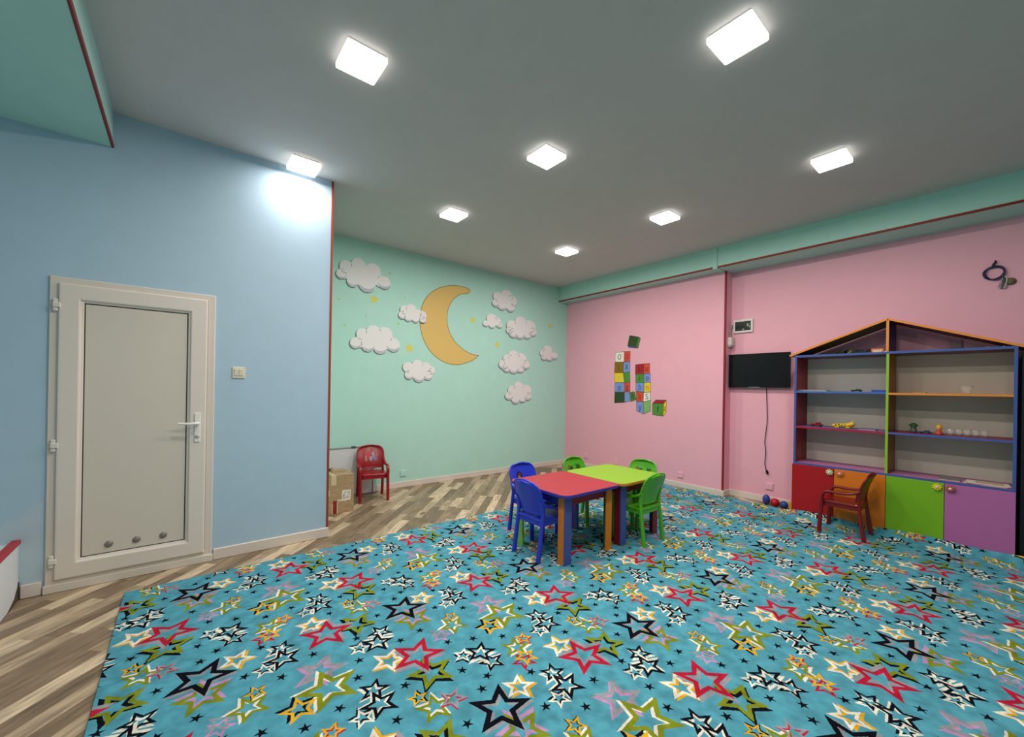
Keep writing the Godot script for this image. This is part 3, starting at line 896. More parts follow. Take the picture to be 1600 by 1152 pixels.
func make_chairs() -> void:
	var y := 0.0
	var flecks := [[-0.45, 0.62, 0.14, 0.1, "6f5a2a", 7], [-0.2, 0.55, 0.16, 0.12, "2f3038", 8], [-0.05, 0.5, 0.1, 0.08, "8a8f96", 6], [0.3, 0.62, 0.05, 0.13, "1f4a2c", 5], [0.42, 0.6, 0.05, 0.14, "1d2f3a", 5], [0.54, 0.63, 0.05, 0.11, "1f4a2c", 5]]
	var badge := [[-0.22, 0.52, 0.24, 0.2, "221d22", 12], [-0.24, 0.5, 0.12, 0.11, "9a7a3a", 8], [-0.18, 0.6, 0.09, 0.06, "7a2a2a", 7]]
	var castle := [[0.2, 0.42, 0.2, 0.16, "8f7f9a", 4], [0.2, 0.62, 0.12, 0.14, "9aa0b4", 3], [0.02, 0.4, 0.1, 0.13, "b08a9a", 4], [0.4, 0.4, 0.12, 0.12, "6f6f9a", 4], [0.2, 0.36, 0.05, 0.07, "5a2a3a", 6], [-0.35, 0.38, 0.14, 0.12, "b0685a", 4], [-0.35, 0.52, 0.09, 0.08, "c89a8a", 3], [-0.2, 0.62, 0.3, 0.1, "b2323a", 10], [0.5, 0.55, 0.05, 0.06, "c46a6a", 5], [-0.12, 0.42, 0.06, 0.1, "9a6a8a", 3]]
	make_chair("royal blue plastic child armchair pushed in at the red table, plain back outwards", "2438c4", Vector3(-2.955, y, 2.573), PI / 2, badge)
	make_chair("royal blue plastic child armchair with a dark round motif, between red table and mint wall", "2438c4", Vector3(-2.713, y, 2.205), 0.0, badge)
	make_chair("green plastic child armchair between the lime table and the mint wall", "4fa81e", Vector3(-2.068, y, 2.25), 0.0, flecks)
	make_chair("green plastic child armchair between the lime table and the pink wall", "4fa81e", Vector3(-1.763, y, 2.58), -PI / 2, flecks)
	make_chair("green plastic child armchair with its plain back turned to the room, at the lime table", "4fa81e", Vector3(-2.085, y, 2.842), PI, flecks)
	make_chair("dark red plastic child armchair in front of the orange cupboard door", "740a10", Vector3(-0.452, y, 3.915), PI, [])
	make_chair("red plastic child armchair with a printed castle, beside the cardboard box", "900818", Vector3(-3.452, -0.012, 0.29), -0.2, castle)

# ------------------------------------------------------------------ corner with the box
func make_box_corner() -> void:
	var wb := thing("whiteboard", "white board with a grey frame leaning on the mint wall behind the red chair", "whiteboard", Vector3(-3.73, 0, 0.02))
	wb.rotation.x = -0.03
	wb.position.z = 0.04
	obj("panel", span(Vector3(-0.37, 0.012, 0), Vector3(0.37, 0.552, 0.008), 0.001), mat("cfd2d6", 0.25), wb)
	var al := mat("8e9296", 0.35, 0.6)
	obj("frame_bar", span(Vector3(-0.375, 0.55, -0.002), Vector3(0.375, 0.565, 0.014), 0.002), al, wb)
	obj("frame_bar", span(Vector3(-0.375, 0.002, -0.002), Vector3(0.375, 0.014, 0.014), 0.002), al, wb)
	obj("frame_bar", span(Vector3(-0.38, 0.002, -0.002), Vector3(-0.368, 0.565, 0.014), 0.002), al, wb)
	obj("frame_bar", span(Vector3(0.368, 0.002, -0.002), Vector3(0.38, 0.565, 0.014), 0.002), al, wb)
	obj("corner_clip", span(Vector3(0.12, 0.55, -0.002), Vector3(0.17, 0.572, 0.018), 0.002), mat("4c4f52", 0.5), wb)
	# cardboard box
	var t := thing("cardboard_box", "taped brown cardboard box with the number 62 on a white label", "box", Vector3(-3.945, 0, 0.47), 0.03)
	var cb := StandardMaterial3D.new()
	cb.albedo_color = Color.html("b39a74")
	cb.albedo_texture = noise_texture(128, 0.8, 20.0, 0.86, 1.0, 5, 3)
	cb.uv1_triplanar = true
	cb.uv1_scale = Vector3(2, 2, 2)
	cb.roughness = 0.8
	obj("carton", span(Vector3(-0.18, 0.0, -0.17), Vector3(0.175, 0.372, 0.17), 0.003), cb, t)
	obj("flap", box_mesh(Vector3(0.0, 0.377, 0.088), Vector3(0.352, 0.004, 0.166), 0.001, Basis(Vector3.RIGHT, 0.02)), cb, t)
	obj("flap", box_mesh(Vector3(0.0, 0.379, -0.088), Vector3(0.352, 0.004, 0.166), 0.001, Basis(Vector3.RIGHT, -0.03)), cb, t)
	obj("raised_flap", box_mesh(Vector3(-0.06, 0.4, -0.1), Vector3(0.2, 0.004, 0.14), 0.001, Basis(Vector3.RIGHT, -0.28)), cb, t)
	var tape := mat("c9bd98", 0.3)
	obj("tape", span(Vector3(-0.05, 0.3815, -0.17), Vector3(-0.005, 0.3835, 0.171), 0.0005), tape, t)
	obj("tape", span(Vector3(-0.05, 0.285, 0.17), Vector3(0.0, 0.381, 0.1715), 0.0005), tape, t)
	obj("tape", box_mesh(Vector3(0.055, 0.125, 0.1713), Vector3(0.085, 0.016, 0.001), 0.0003, Basis(Vector3.BACK, -0.15)), mat("d8cfb4", 0.5), t)
	obj("tape", span(Vector3(-0.09, 0.18, 0.17), Vector3(-0.066, 0.24, 0.1715), 0.0005), mat("e2dccf", 0.6), t)
	obj("red_print", span(Vector3(-0.03, 0.0, 0.17), Vector3(0.008, 0.13, 0.1712), 0.0003), mat("8a2428", 0.7), t, "red printed strip")
	obj("tape", span(Vector3(-0.04, 0.0, 0.1705), Vector3(-0.03, 0.1, 0.1716), 0.0003), tape, t)
	obj("tape", span(Vector3(0.008, 0.0, 0.1705), Vector3(0.018, 0.12, 0.1716), 0.0003), tape, t)
	var lab := obj("label", box_mesh(Vector3(0.098, 0.172, 0.171), Vector3(0.088, 0.105, 0.001), 0.0003, Basis(Vector3.BACK, -0.03)), mat("dedad2", 0.6), t, "white paper label reading 62")
	var ink := tool_new()
	var six := [Vector2(0.012, 0.036), Vector2(0.002, 0.03), Vector2(-0.008, 0.014), Vector2(-0.013, -0.004), Vector2(-0.013, -0.02), Vector2(-0.006, -0.03), Vector2(0.004, -0.028), Vector2(0.01, -0.016), Vector2(0.007, -0.004), Vector2(-0.002, 0.0), Vector2(-0.011, -0.008)]
	var two := [Vector2(-0.012, 0.018), Vector2(-0.006, 0.03), Vector2(0.005, 0.034), Vector2(0.012, 0.024), Vector2(0.008, 0.008), Vector2(-0.003, -0.01), Vector2(-0.015, -0.026), Vector2(-0.004, -0.022), Vector2(0.006, -0.028), Vector2(0.016, -0.022)]
	for g: Array in [[six, -0.018], [two, 0.018]]:
		var pts := PackedVector2Array()
		for p: Vector2 in g[0]: pts.append(Vector2(p.x + 0.15 * p.y, p.y))
		for i in pts.size() - 1:
			plate(ink, stroke(PackedVector2Array([pts[i], pts[i].lerp(pts[i + 1], 1.12)]), 0.0035), Vector3(0.098 + g[1], 0.172, 0.1716), Vector3.RIGHT, Vector3.UP, 0.0004)
	obj("handwriting", done(ink), mat("23242c", 0.7), lab)

# ------------------------------------------------------------------ things on the walls
func outlet(called: String, label: String, hex: String, at: Vector3, turn: float) -> void:
	var t := thing(called, label, "outlet", at, turn)
	obj("plate", box_mesh(Vector3(0, 0, 0.005), Vector3(0.082, 0.082, 0.01), 0.003), mat(hex, 0.45), t)
	obj("cover", box_mesh(Vector3(0, -0.002, 0.0115), Vector3(0.066, 0.062, 0.006), 0.002), mat(hex, 0.4), t)

func make_wall_fittings() -> void:
	outlet("wall_outlet", "mint painted wall outlet low on the mint wall near the red chair", "b0dfd4", Vector3(-2.952, 0.178, 0), 0.0)
	outlet("wall_outlet", "pink painted wall outlet low on the pink panel beside the red edge strip", "ecb0c1", Vector3(0, 0.171, 2.106), -PI / 2)
	outlet("wall_outlet", "pink painted wall outlet nearest the mint wall on the pink panel", "ecb0c1", Vector3(0, 0.198, 0.485), -PI / 2)
	outlet("wall_outlet", "pink painted wall outlet behind the lime table, middle of the pink panel", "ecb0c1", Vector3(0, 0.18, 1.066), -PI / 2)
	outlet("wall_outlet", "pink painted wall outlet under the television cable", "ecb0c1", Vector3(RECESS, 0.192, 3.10), -PI / 2)
	outlet("wall_outlet", "grey wall outlet under the roof of the shelf unit", "b79aa0", Vector3(RECESS, 1.735, 4.545), -PI / 2)
	# light switch
	var s := thing("light_switch", "cream double light switch on the blue wall beside the door", "light switch", Vector3(-4.8175, 1.36, WALL_Z))
	obj("plate", box_mesh(Vector3(0, 0, 0.005), Vector3(0.08, 0.084, 0.01), 0.003), mat("d5d2bf", 0.4), s)
	for x: float in [-0.0145, 0.0145]:
		obj("rocker", box_mesh(Vector3(x, 0.002, 0.012), Vector3(0.027, 0.05, 0.008), 0.002, Basis(Vector3.RIGHT, 0.06)), mat("dcd6bb", 0.35), s)
	# television
	var tv := thing("television", "black flat television mounted on the pink wall", "television", Vector3(RECESS, 1.537, 2.98), -PI / 2)
	obj("wall_bracket", box_mesh(Vector3(0, 0, 0.011), Vector3(0.2, 0.2, 0.022), 0.003), mat("1b1b1d", 0.5), tv)
	obj("casing", box_mesh(Vector3(0, 0, 0.038), Vector3(0.64, 0.385, 0.034), 0.012), mat("0d0d0f", 0.45), tv)
	for b: Array in [[0, 0.195, 0.657, 0.012], [0, -0.193, 0.657, 0.016], [-0.322, 0, 0.013, 0.4], [0.322, 0, 0.013, 0.4]]:
		obj("bezel", box_mesh(Vector3(b[0], b[1], 0.058), Vector3(b[2], b[3], 0.014), 0.002), mat("0a0a0b", 0.3), tv)
	obj("screen", box_mesh(Vector3(0, 0.001, 0.058), Vector3(0.634, 0.378, 0.009), 0.001), mat("0e1012", 0.22, 0.4), tv, "dark switched-off screen")
	obj("badge", box_mesh(Vector3(-0.04, -0.197, 0.0655), Vector3(0.12, 0.006, 0.003), 0.001), mat("8d8f92", 0.3, 0.6), tv)
	# its cable
	var cable := thing("power_cable", "black power cable hanging from the television down the pink wall", "cable", Vector3(RECESS - 0.012, 0, 3.055))
	obj("cord", tube(smooth_path([Vector3(0, 1.345, 0), Vector3(0, 1.2, 0.005), Vector3(0.001, 1.05, 0.012), Vector3(-0.001, 0.95, 0.014), Vector3(0, 0.82, 0.002), Vector3(0, 0.7, -0.008), Vector3(0, 0.58, 0.004), Vector3(0, 0.46, -0.004), Vector3(0, 0.4, 0.006), Vector3(0, 0.37, 0.018)], 5), 0.0042), mat("161416", 0.5), cable)
	obj("plug", box_mesh(Vector3(-0.004, 0.355, 0.022), Vector3(0.022, 0.045, 0.024), 0.006, Basis(Vector3.RIGHT, -0.3)), mat("111012", 0.5), cable)
	# fuse box
	var fb := thing("fuse_box", "white fuse box with a dark window above the television", "fuse box", Vector3(RECESS, 2.083, 2.79), -PI / 2)
	for b: Array in [[0, 0.068, 0.222, 0.024], [0, -0.068, 0.222, 0.024], [-0.1, 0, 0.022, 0.112], [0.1, 0, 0.022, 0.112]]:
		obj("frame", box_mesh(Vector3(b[0], b[1], 0.012), Vector3(b[2], b[3], 0.024), 0.003), mat("dedcd8", 0.35), fb)
	obj("window", box_mesh(Vector3(0, 0, 0.012), Vector3(0.18, 0.114, 0.014), 0.002), mat("2c302c", 0.15), fb, "dark smoked window")
	for b: Array in [[0.055, 0.01, 0.02, 0.03], [0.075, -0.012, 0.012, 0.025], [-0.03, -0.002, 0.08, 0.026], [0.005, -0.04, 0.02, 0.014]]:
		obj("breaker", box_mesh(Vector3(b[0], b[1], 0.021), Vector3(b[2], b[3], 0.006), 0.001), mat("9aa496" if b[0] > 0 else "1a1c1b", 0.4), fb)
	obj("latch", box_mesh(Vector3(0, 0.06, 0.025), Vector3(0.016, 0.01, 0.004), 0.001), mat("f0efec", 0.3), fb)
	var ad := thing("power_adapter", "small white adapter box fixed in the niche beside the fuse box", "adapter", Vector3(0.098, 1.9, 2.6486))
	obj("body", box_mesh(Vector3(0, 0, 0.024), Vector3(0.085, 0.1, 0.048), 0.006), mat("d6d2cc", 0.4), ad)
	obj("socket_lip", box_mesh(Vector3(0, -0.058, 0.02), Vector3(0.07, 0.016, 0.034), 0.003), mat("c6c0b8", 0.4), ad)
	for k in 2:
		obj("lead", tube(smooth_path([Vector3(0.005 + 0.02 * k, 0.048, 0.014), Vector3(0.012 + 0.02 * k, 0.1, 0.008), Vector3(0.03 + 0.012 * k, 0.16, 0.006), Vector3(0.052, 0.2, 0.012 + 0.02 * k), Vector3(0.056, 0.21, 0.035)], 5), 0.006), mat("9a8f8c", 0.5), ad)
	# coil of cable high on the pink wall
	var coil := thing("cable_coil", "coil of dark blue cable hanging high on the pink wall", "cable", Vector3(RECESS - 0.014, 2.315, 4.757))
	for k in 4:
		var pts := []
		for i in 29:
			var w := TAU * i / 28.0
			var r := 0.052 + 0.004 * sin(3 * w + k * 1.7) + 0.002 * k
			pts.append(Vector3(-0.006 * (k % 2) - 0.003 * sin(w * 2 + k), r * sin(w) * 0.98, r * cos(w)))
		obj("loop", tube(pts, 0.0045, 7, Vector3.RIGHT), mat(["221a5c", "1a174a", "2a2468", "3a3f55"][k], 0.45), coil)
	var st := tool_new(true)
	sweep(st, smooth_path([Vector3(0.006, 0.045, -0.01), Vector3(0, 0.075, -0.004), Vector3(0.002, 0.09, 0.006), Vector3(0.01, 0.105, 0.004)], 4), [0.012, 0.005], [0.009, 0.005], Vector3.RIGHT, 8)
	obj("tie", done(st), mat("1c1524", 0.6), coil)
	var gr := thing("cable_bundle", "grey and white cables looped out of a hole beside the blue coil", "cable", Vector3(RECESS, 2.225, 4.838))
	st = tool_new(true)
	lathe(st, [Vector2(0, 0.026), Vector2(0.014, 0.024), Vector2(0.026, 0.014), Vector2(0.031, 0.0)], Vector3(0, 0.004, 0.008), Basis(Vector3.BACK, PI / 2), 14)
	obj("plaster_lump", done(st), mat("6f664c", 0.9), gr)
	for k in 3:
		obj("lead", tube(smooth_path([Vector3(-0.01, 0.06 - 0.01 * k, -0.03), Vector3(-0.022, 0.03, -0.012 - 0.012 * k), Vector3(-0.02, -0.03, -0.02 - 0.014 * k), Vector3(-0.016, -0.045, -0.03 - 0.008 * k), Vector3(-0.018, -0.02, -0.047 - 0.004 * k), Vector3(-0.012, 0.04, -0.025)], 5), 0.0045), mat(["b8b4ba", "4a4650", "9a969c"][k], 0.5), gr)

# ------------------------------------------------------------------ paintings on the walls
func mint_plate(poly: PackedVector2Array, layer: int, c: Vector2, m: Material, parent: Node, called: String, label := "") -> void:
	var p := PackedVector2Array()
	for v in poly: p.append(v - c)
	obj(called, plate_mesh(p, Vector3(0, 0, 0.0005 + 0.0007 * layer), Vector3.RIGHT, Vector3.UP, 0.0007), m, parent, label)

const STAR_LABELS := ["yellow painted star just under the large corner cloud", "yellow painted star between the wide flat cloud and the moon", "yellow painted star beside the lower tip of the moon",
	"yellow painted star in the hollow of the moon", "yellow painted star nearest the pink wall"]

func make_paintings() -> void:
	# moon
	var mp := PackedVector2Array()
	for i in range(0, MOON.size(), 2): mp.append(Vector2(MOON[i], MOON[i + 1]))
	var mc := Vector2.ZERO
	for v in mp: mc += v / mp.size()
	var t := thing("painted_moon", "large yellow crescent moon painted on the mint wall", "wall painting", Vector3(mc.x, mc.y, 0))
	mint_plate(mp, 0, mc, mat("d9b96e", 0.6), t, "crescent")
	var ring := mp.duplicate()
	ring.append(mp[0])
	var st := tool_new()
	for i in mp.size():
		plate(st, stroke(PackedVector2Array([mp[i] - mc, mp[i].lerp(mp[(i + 1) % mp.size()], 1.06) - mc]), 0.008), Vector3(0, 0, 0.0012), Vector3.RIGHT, Vector3.UP, 0.0007)
	obj("outline", done(st), mat("8f7a3e", 0.6), t)
	# clouds, drawn as lobes [x, y, rx, ry]
	for cl: Array in CLOUDS:
		var e: Array = cl[1]
		var n: int = e.size() / 4
		var c := Vector2(e[(n - 1) * 4], e[(n - 1) * 4 + 1])
		var outline := PackedVector2Array()
		for k in 120:
			var dir := Vector2.from_angle(TAU * k / 120)
			var best := 0.01
			for i in n:
				var q := Vector2(e[i * 4] - c.x, e[i * 4 + 1] - c.y)
				var sc := Vector2(1.0 / e[i * 4 + 2], 1.0 / e[i * 4 + 3])
				var d := dir * sc
				var o := -q * sc
				var a := d.dot(d)
				var b := o.dot(d)
				var disc := b * b - a * (o.dot(o) - 1.0)
				if disc > 0: best = maxf(best, (-b + sqrt(disc)) / a)
			outline.append(dir * best)
		var th := thing("painted_cloud", cl[0], "wall painting", Vector3(c.x, c.y, 0), 0.0, "clouds painted on the mint wall")
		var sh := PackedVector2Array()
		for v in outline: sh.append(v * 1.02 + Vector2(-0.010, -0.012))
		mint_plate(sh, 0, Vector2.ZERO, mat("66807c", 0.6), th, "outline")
		mint_plate(outline, 1, Vector2.ZERO, mat("e4e4e6", 0.6), th, "cloud_body")
		var shade := tool_new()
		var lines := tool_new()
		for i in n - 1:
			var q := Vector2(e[i * 4] - c.x, e[i * 4 + 1] - c.y)
			var r := Vector2(e[i * 4 + 2], e[i * 4 + 3])
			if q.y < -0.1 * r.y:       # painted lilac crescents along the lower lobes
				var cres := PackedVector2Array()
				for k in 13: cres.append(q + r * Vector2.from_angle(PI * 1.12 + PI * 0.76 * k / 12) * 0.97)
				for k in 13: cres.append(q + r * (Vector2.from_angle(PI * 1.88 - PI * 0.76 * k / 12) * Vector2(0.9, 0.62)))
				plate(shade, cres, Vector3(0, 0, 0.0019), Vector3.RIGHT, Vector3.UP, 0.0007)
			# short grey strokes running inwards from the notches
			for s: int in [-1, 1]:
				var base := q.angle()
				var arc := PackedVector2Array()
				for k in 9:
					var w := base + s * (0.5 + 1.5 * k / 8.0)
					var p := q + r * Vector2.from_angle(w) * 0.98
					var lim := outline[posmod(roundi(p.angle() / TAU * 120), 120)].length()
					if p.length() < lim - 0.012 and p.length() > lim * 0.55: arc.append(p)
				if arc.size() > 2: plate(lines, stroke(arc, 0.007), Vector3(0, 0, 0.0026), Vector3.RIGHT, Vector3.UP, 0.0006)
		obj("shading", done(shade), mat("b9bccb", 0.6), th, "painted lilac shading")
		obj("brush_lines", done(lines), mat("8f9690", 0.6), th)
	for s: Array in WALL_STARS:
		var label: String = STAR_LABELS[WALL_STARS.find(s)] if s[3] == 1 else "tiny faint green-yellow star painted on the mint wall"
		var o := obj("painted_star", plate_mesh(star_poly(Vector2.ZERO, s[2] * (1.15 if s[3] == 1 else 0.8), PI / 2, 0.5), Vector3(0, 0, 0.0005), Vector3.RIGHT, Vector3.UP, 0.001), mat("d6d25a" if s[3] == 1 else "aed08e", 0.6))
		o.position = Vector3(s[0], s[1], 0)
		tag(o, label, "wall painting", "yellow painted stars" if s[3] == 1 else "faint painted stars")
	# toy blocks painted on the pink wall; (z, y) on the plane x = 0
	var labels := {"left": "stack of painted letter blocks topped by a white O block", "right": "stack of painted letter blocks topped by a red L block",
		"single": "painted green letter f block with a red top, standing alone", "top": "dark green painted block tilted above the two stacks", "B": "small green painted block with a black B between the stacks"}
	var font := SystemFont.new()
	font.font_names = PackedStringArray(["Droid Sans"])
	for key: String in BLOCKS:
		var c := Vector2.ZERO
		var faces: Array = BLOCKS[key]
		c = Vector2(faces[0][0][0], faces[0][0][1])
		var th := thing("painted_blocks" if key in ["left", "right"] else "painted_block", labels[key], "wall painting", Vector3(0, c.y, c.x), -PI / 2)
		var lay := 0.0012 if key == "B" else 0.0
		for f: Array in faces:
			var p := PackedVector2Array()
			var mid := Vector2.ZERO
			for k in 4:
				p.append(Vector2(f[0][k * 2], f[0][k * 2 + 1]) - c)
				mid += p[k] / 4
			var face := obj("block_face", plate_mesh(p, Vector3(0, 0, 0.0004 + lay), Vector3.RIGHT, Vector3.UP, 0.0012), mat(f[1], 0.6), th)
			var ol := tool_new()
			for k in 4: plate(ol, stroke(PackedVector2Array([p[k], p[(k + 1) % 4]]), 0.005), Vector3(0, 0, 0.0015 + lay), Vector3.RIGHT, Vector3.UP, 0.0005)
			obj("outline", done(ol), mat("5a4a3c", 0.6), face)
			if f[2] != "":
				var tm := TextMesh.new()
				tm.text = f[2]
				tm.font = font
				tm.font_size = 64
				tm.pixel_size = 0.0017 if f[2].length() == 1 else 0.0014
				tm.depth = 0.001
				var lt := obj("letter", tm, mat(f[3], 0.6), face)
				lt.position = Vector3(mid.x, mid.y, 0.0022 + lay)
				lt.scale.x = 0.9

# ------------------------------------------------------------------ toys
func toy(called: String, label: String, category: String, at: Vector3, turn := 0.0, group := "") -> Node3D:
	return thing(called, label, category, at, turn, group)

func make_toys() -> void:
	# balls behind the carpet edge
	var b1 := toy("toy_egg", "blue egg-shaped toy ball on the floor, nearest the pink panel", "toy ball", Vector3(0.055, 0, 3.105))
	obj("shell", ball_mesh(Vector3(0, 0.058, 0), Vector3(0.038, 0.058, 0.038)), mat("2c4496", 0.35), b1)
	obj("seam", lathe_mesh([Vector2(0.0375, 0.05), Vector2(0.0388, 0.052), Vector2(0.0388, 0.055), Vector2(0.0375, 0.057)]), mat("233678", 0.4), b1)
	for d: Array in [["red toy ball on the floor between two blue balls", "b01420", Vector3(0.04, 0, 3.197), 0.047], ["round blue toy ball beside the yellow brick by the shelf unit", "2c4088", Vector3(0.03, 0, 3.288), 0.042]]:
		var t := toy("toy_ball", d[0], "toy ball", d[2])
		obj("shell", ball_mesh(Vector3(0, d[3], 0), Vector3.ONE * d[3]), mat(d[1], 0.35), t)
		obj("seam", lathe_mesh([Vector2(d[3] - 0.001, d[3] - 0.003), Vector2(d[3] + 0.0008, d[3] - 0.0015), Vector2(d[3] + 0.0008, d[3] + 0.0015), Vector2(d[3] - 0.001, d[3] + 0.003)], Vector3.ZERO), mat(d[1], 0.6), t)
	var br := toy("toy_brick", "yellow toy brick on the floor against the red cupboard end", "toy brick", Vector3(0.06, 0, 3.386))
	obj("block", box_mesh(Vector3(0, 0.05, 0), Vector3(0.12, 0.1, 0.085), 0.004), mat("d8a818", 0.4), br)
	for k in 2: obj("stud", lathe_mesh([Vector2(0.014, 0.1), Vector2(0.014, 0.108), Vector2(0, 0.108)], Vector3(-0.03 + 0.06 * k, 0, 0), Basis(), 12, false), mat("d8a818", 0.4), br)

	var sc := toy("paper_scrap", "tiny dark curled scrap lying on the wooden floor", "scrap", Vector3(-3.252, 0.0, 1.134), 0.5)
	var cst := tool_new(true)
	sweep(cst, smooth_path([Vector3(-0.035, 0.004, 0.01), Vector3(-0.01, 0.003, 0.0), Vector3(0.015, 0.003, 0.002), Vector3(0.03, 0.006, 0.014), Vector3(0.022, 0.01, 0.022)], 4), [0.004, 0.002], [0.003, 0.002], Vector3.UP, 7)
	obj("strip", done(cst), mat("3a342c", 0.7), sc)

	# top board, under the roof
	var T := 1.665
	var cols := ["3f5a2c", "1d1f22", "7a7a34", "27402a", "3a4658", "43302c"]
	var kinds := ["green", "black", "olive", "dark green", "slate blue", "brown"]
	for k in 6:
		car("toy_car", "%s toy car in the row under the roof of the shelf unit" % kinds[k], Vector3(-0.06 + 0.03 * (k % 2), T, 3.775 + 0.044 * k), 0.4 + 0.5 * k, cols[k], 0.072, 0.048)
	var ct := toy("small_carton", "small orange and cream carton beside the ridge post under the roof", "carton", Vector3(-0.08, T, 4.062), 0.15)
	obj("carton", box_mesh(Vector3(0, 0.021, 0), Vector3(0.05, 0.042, 0.085), 0.002), mat("d98a5a", 0.5), ct)
	obj("print", box_mesh(Vector3(-0.0255, 0.02, 0), Vector3(0.001, 0.022, 0.06), 0.0003), mat("e6c9a4", 0.5), ct)
	var rp := toy("toy_block", "small red and white toy block against the ridge post", "toy block", Vector3(-0.1, T, 4.122))
	obj("block", box_mesh(Vector3(0, 0.011, 0), Vector3(0.03, 0.022, 0.03), 0.002), mat("a8452e", 0.5), rp)
	obj("cap", box_mesh(Vector3(-0.018, 0.007, 0.004), Vector3(0.006, 0.014, 0.016), 0.002), mat("e6e2da", 0.5), rp)
	var cr := toy("crumpled_tissue", "crumpled white tissue under the low end of the roof", "tissue", Vector3(-0.12, T, 4.82))
	crumple(cr, "e9e6e2", 0.011, 5)
	var cr2 := toy("clay_lump", "flat beige lump of modelling clay beside the tissue", "modelling clay", Vector3(-0.1, T, 4.745))
	crumple(cr2, "c79a84", 0.014, 9, 0.6, 1.8)

	# blue shelf
	var S1 := 1.301
	for k in 3:
		var mg := toy("magazine", ["white magazine lying lowest in the pile on the blue shelf", "dark covered magazine in the middle of the pile on the blue shelf", "thin white magazine on top of the pile on the blue shelf"][k], "magazine", Vector3(-0.07, S1 + 0.0045 * k, 3.585 - 0.012 * k), 0.05 * k)
		obj("pages", box_mesh(Vector3(0, 0.002, 0), Vector3(0.18, 0.003, 0.235), 0.0005), mat("d8d4cc", 0.6), mg)
		obj("cover", box_mesh(Vector3(0, 0.0038, 0), Vector3(0.182, 0.0008, 0.237), 0.0002), mat(["b9b4ae", "3a3234", "d2cdc8"][k], 0.4), mg)
	car("toy_car", "black toy car with a green roof on the blue shelf", Vector3(-0.08, S1, 3.915), 0.1, "1a1c1e", 0.085, 0.03, "3f7a4a")
	var bb := toy("flat_box", "flat blue box on the blue shelf against the divider", "box", Vector3(-0.06, S1, 4.082))
	obj("tray", box_mesh(Vector3(0, 0.008, 0), Vector3(0.15, 0.016, 0.1), 0.002), mat("2f5596", 0.45), bb)
	obj("lid", box_mesh(Vector3(0, 0.0175, 0), Vector3(0.154, 0.005, 0.104), 0.001), mat("3a66ac", 0.45), bb)
	# orange shelf
	var S1R := 1.295
	var pad := toy("notepad", "thin brown notepad lying on the orange shelf", "notepad", Vector3(-0.08, S1R, 4.35))
	obj("pages", box_mesh(Vector3(0, 0.003, 0), Vector3(0.1, 0.006, 0.082), 0.0005), mat("c4a07a", 0.6), pad)
	obj("cover", box_mesh(Vector3(0, 0.0068, 0), Vector3(0.102, 0.0014, 0.084), 0.0004), mat("8a3f2a", 0.5), pad)
	var glass := StandardMaterial3D.new()
	glass.albedo_color = Color(0.9, 0.92, 0.9, 0.12)
	glass.transparency = BaseMaterial3D.TRANSPARENCY_ALPHA
	glass.roughness = 0.05
	glass.metallic_specular = 0.5
	var bowl := toy("glass_bowl", "clear glass bowl with a wide rim on the orange shelf", "bowl", Vector3(-0.06, S1R, 4.62))
	obj("bowl", lathe_mesh([Vector2(0, 0.004), Vector2(0.024, 0.004), Vector2(0.026, 0.0), Vector2(0.028, 0.008), Vector2(0.034, 0.04), Vector2(0.048, 0.064), Vector2(0.0465, 0.065), Vector2(0.032, 0.041), Vector2(0.025, 0.012), Vector2(0, 0.01)], Vector3.ZERO, Basis(), 24), glass, bowl)
	obj("rim", lathe_mesh([Vector2(0.046, 0.066), Vector2(0.0485, 0.068), Vector2(0.0505, 0.066), Vector2(0.0485, 0.063), Vector2(0.046, 0.066)], Vector3.ZERO, Basis(), 24), glass, bowl)
	# purple shelf
	var S2 := 0.94
	car("toy_truck", "dark red toy truck on the purple shelf", Vector3(-0.07, S2, 3.6), 0.05, "7a1a20", 0.1, 0.042)
	var tr := toy("toy_animal", "yellow toy animal with black spots lying on the purple shelf", "toy", Vector3(-0.07, S2, 3.815))
	var ym := mat("d8b82a", 0.4)
	var st := tool_new(true)
	sweep(st, smooth_path([Vector3(0, 0.02, -0.085), Vector3(0, 0.026, -0.05), Vector3(0, 0.028, 0.0), Vector3(0, 0.034, 0.04), Vector3(0, 0.042, 0.06)], 4), [0.014, 0.022], [0.014, 0.022], Vector3.RIGHT, 12)
	obj("body", done(st), ym, tr)
	obj("head", ball_mesh(Vector3(-0.004, 0.042, 0.068), Vector3(0.024, 0.026, 0.024), 12), ym, tr)
	for k in 4: obj("leg", ball_mesh(Vector3(-0.02 + 0.036 * (k % 2), 0.009, -0.045 + 0.085 * (k / 2)), Vector3(0.011, 0.009, 0.02), 10), mat("cdb030", 0.4), tr)
	for k in 2: obj("ear", ball_mesh(Vector3(-0.018 + 0.028 * k, 0.066, 0.07), Vector3(0.007, 0.007, 0.005), 8), mat("e8dca0", 0.4), tr)
	for k in 5: obj("spot", ball_mesh(Vector3(-0.0185 + 0.001 * k, 0.03 + 0.005 * (k % 2), -0.055 + 0.024 * k), Vector3(0.004, 0.006, 0.007), 8), mat("241f14", 0.5), tr)
	obj("muzzle", ball_mesh(Vector3(-0.024, 0.036, 0.076), Vector3(0.01, 0.008, 0.01), 10), mat("d86a3a", 0.4), tr)
	var fb := toy("thin_book", "thin purple book lying flat on the purple shelf", "book", Vector3(-0.04, S2, 4.0))
	obj("pages", box_mesh(Vector3(0, 0.0035, 0), Vector3(0.16, 0.006, 0.125), 0.0005), mat("c9c2b8", 0.6), fb)
	obj("cover", box_mesh(Vector3(0, 0.0072, 0), Vector3(0.163, 0.0014, 0.128), 0.0004), mat("5a4a8c", 0.45), fb)
	# dark red shelf
	var S2R := 0.943
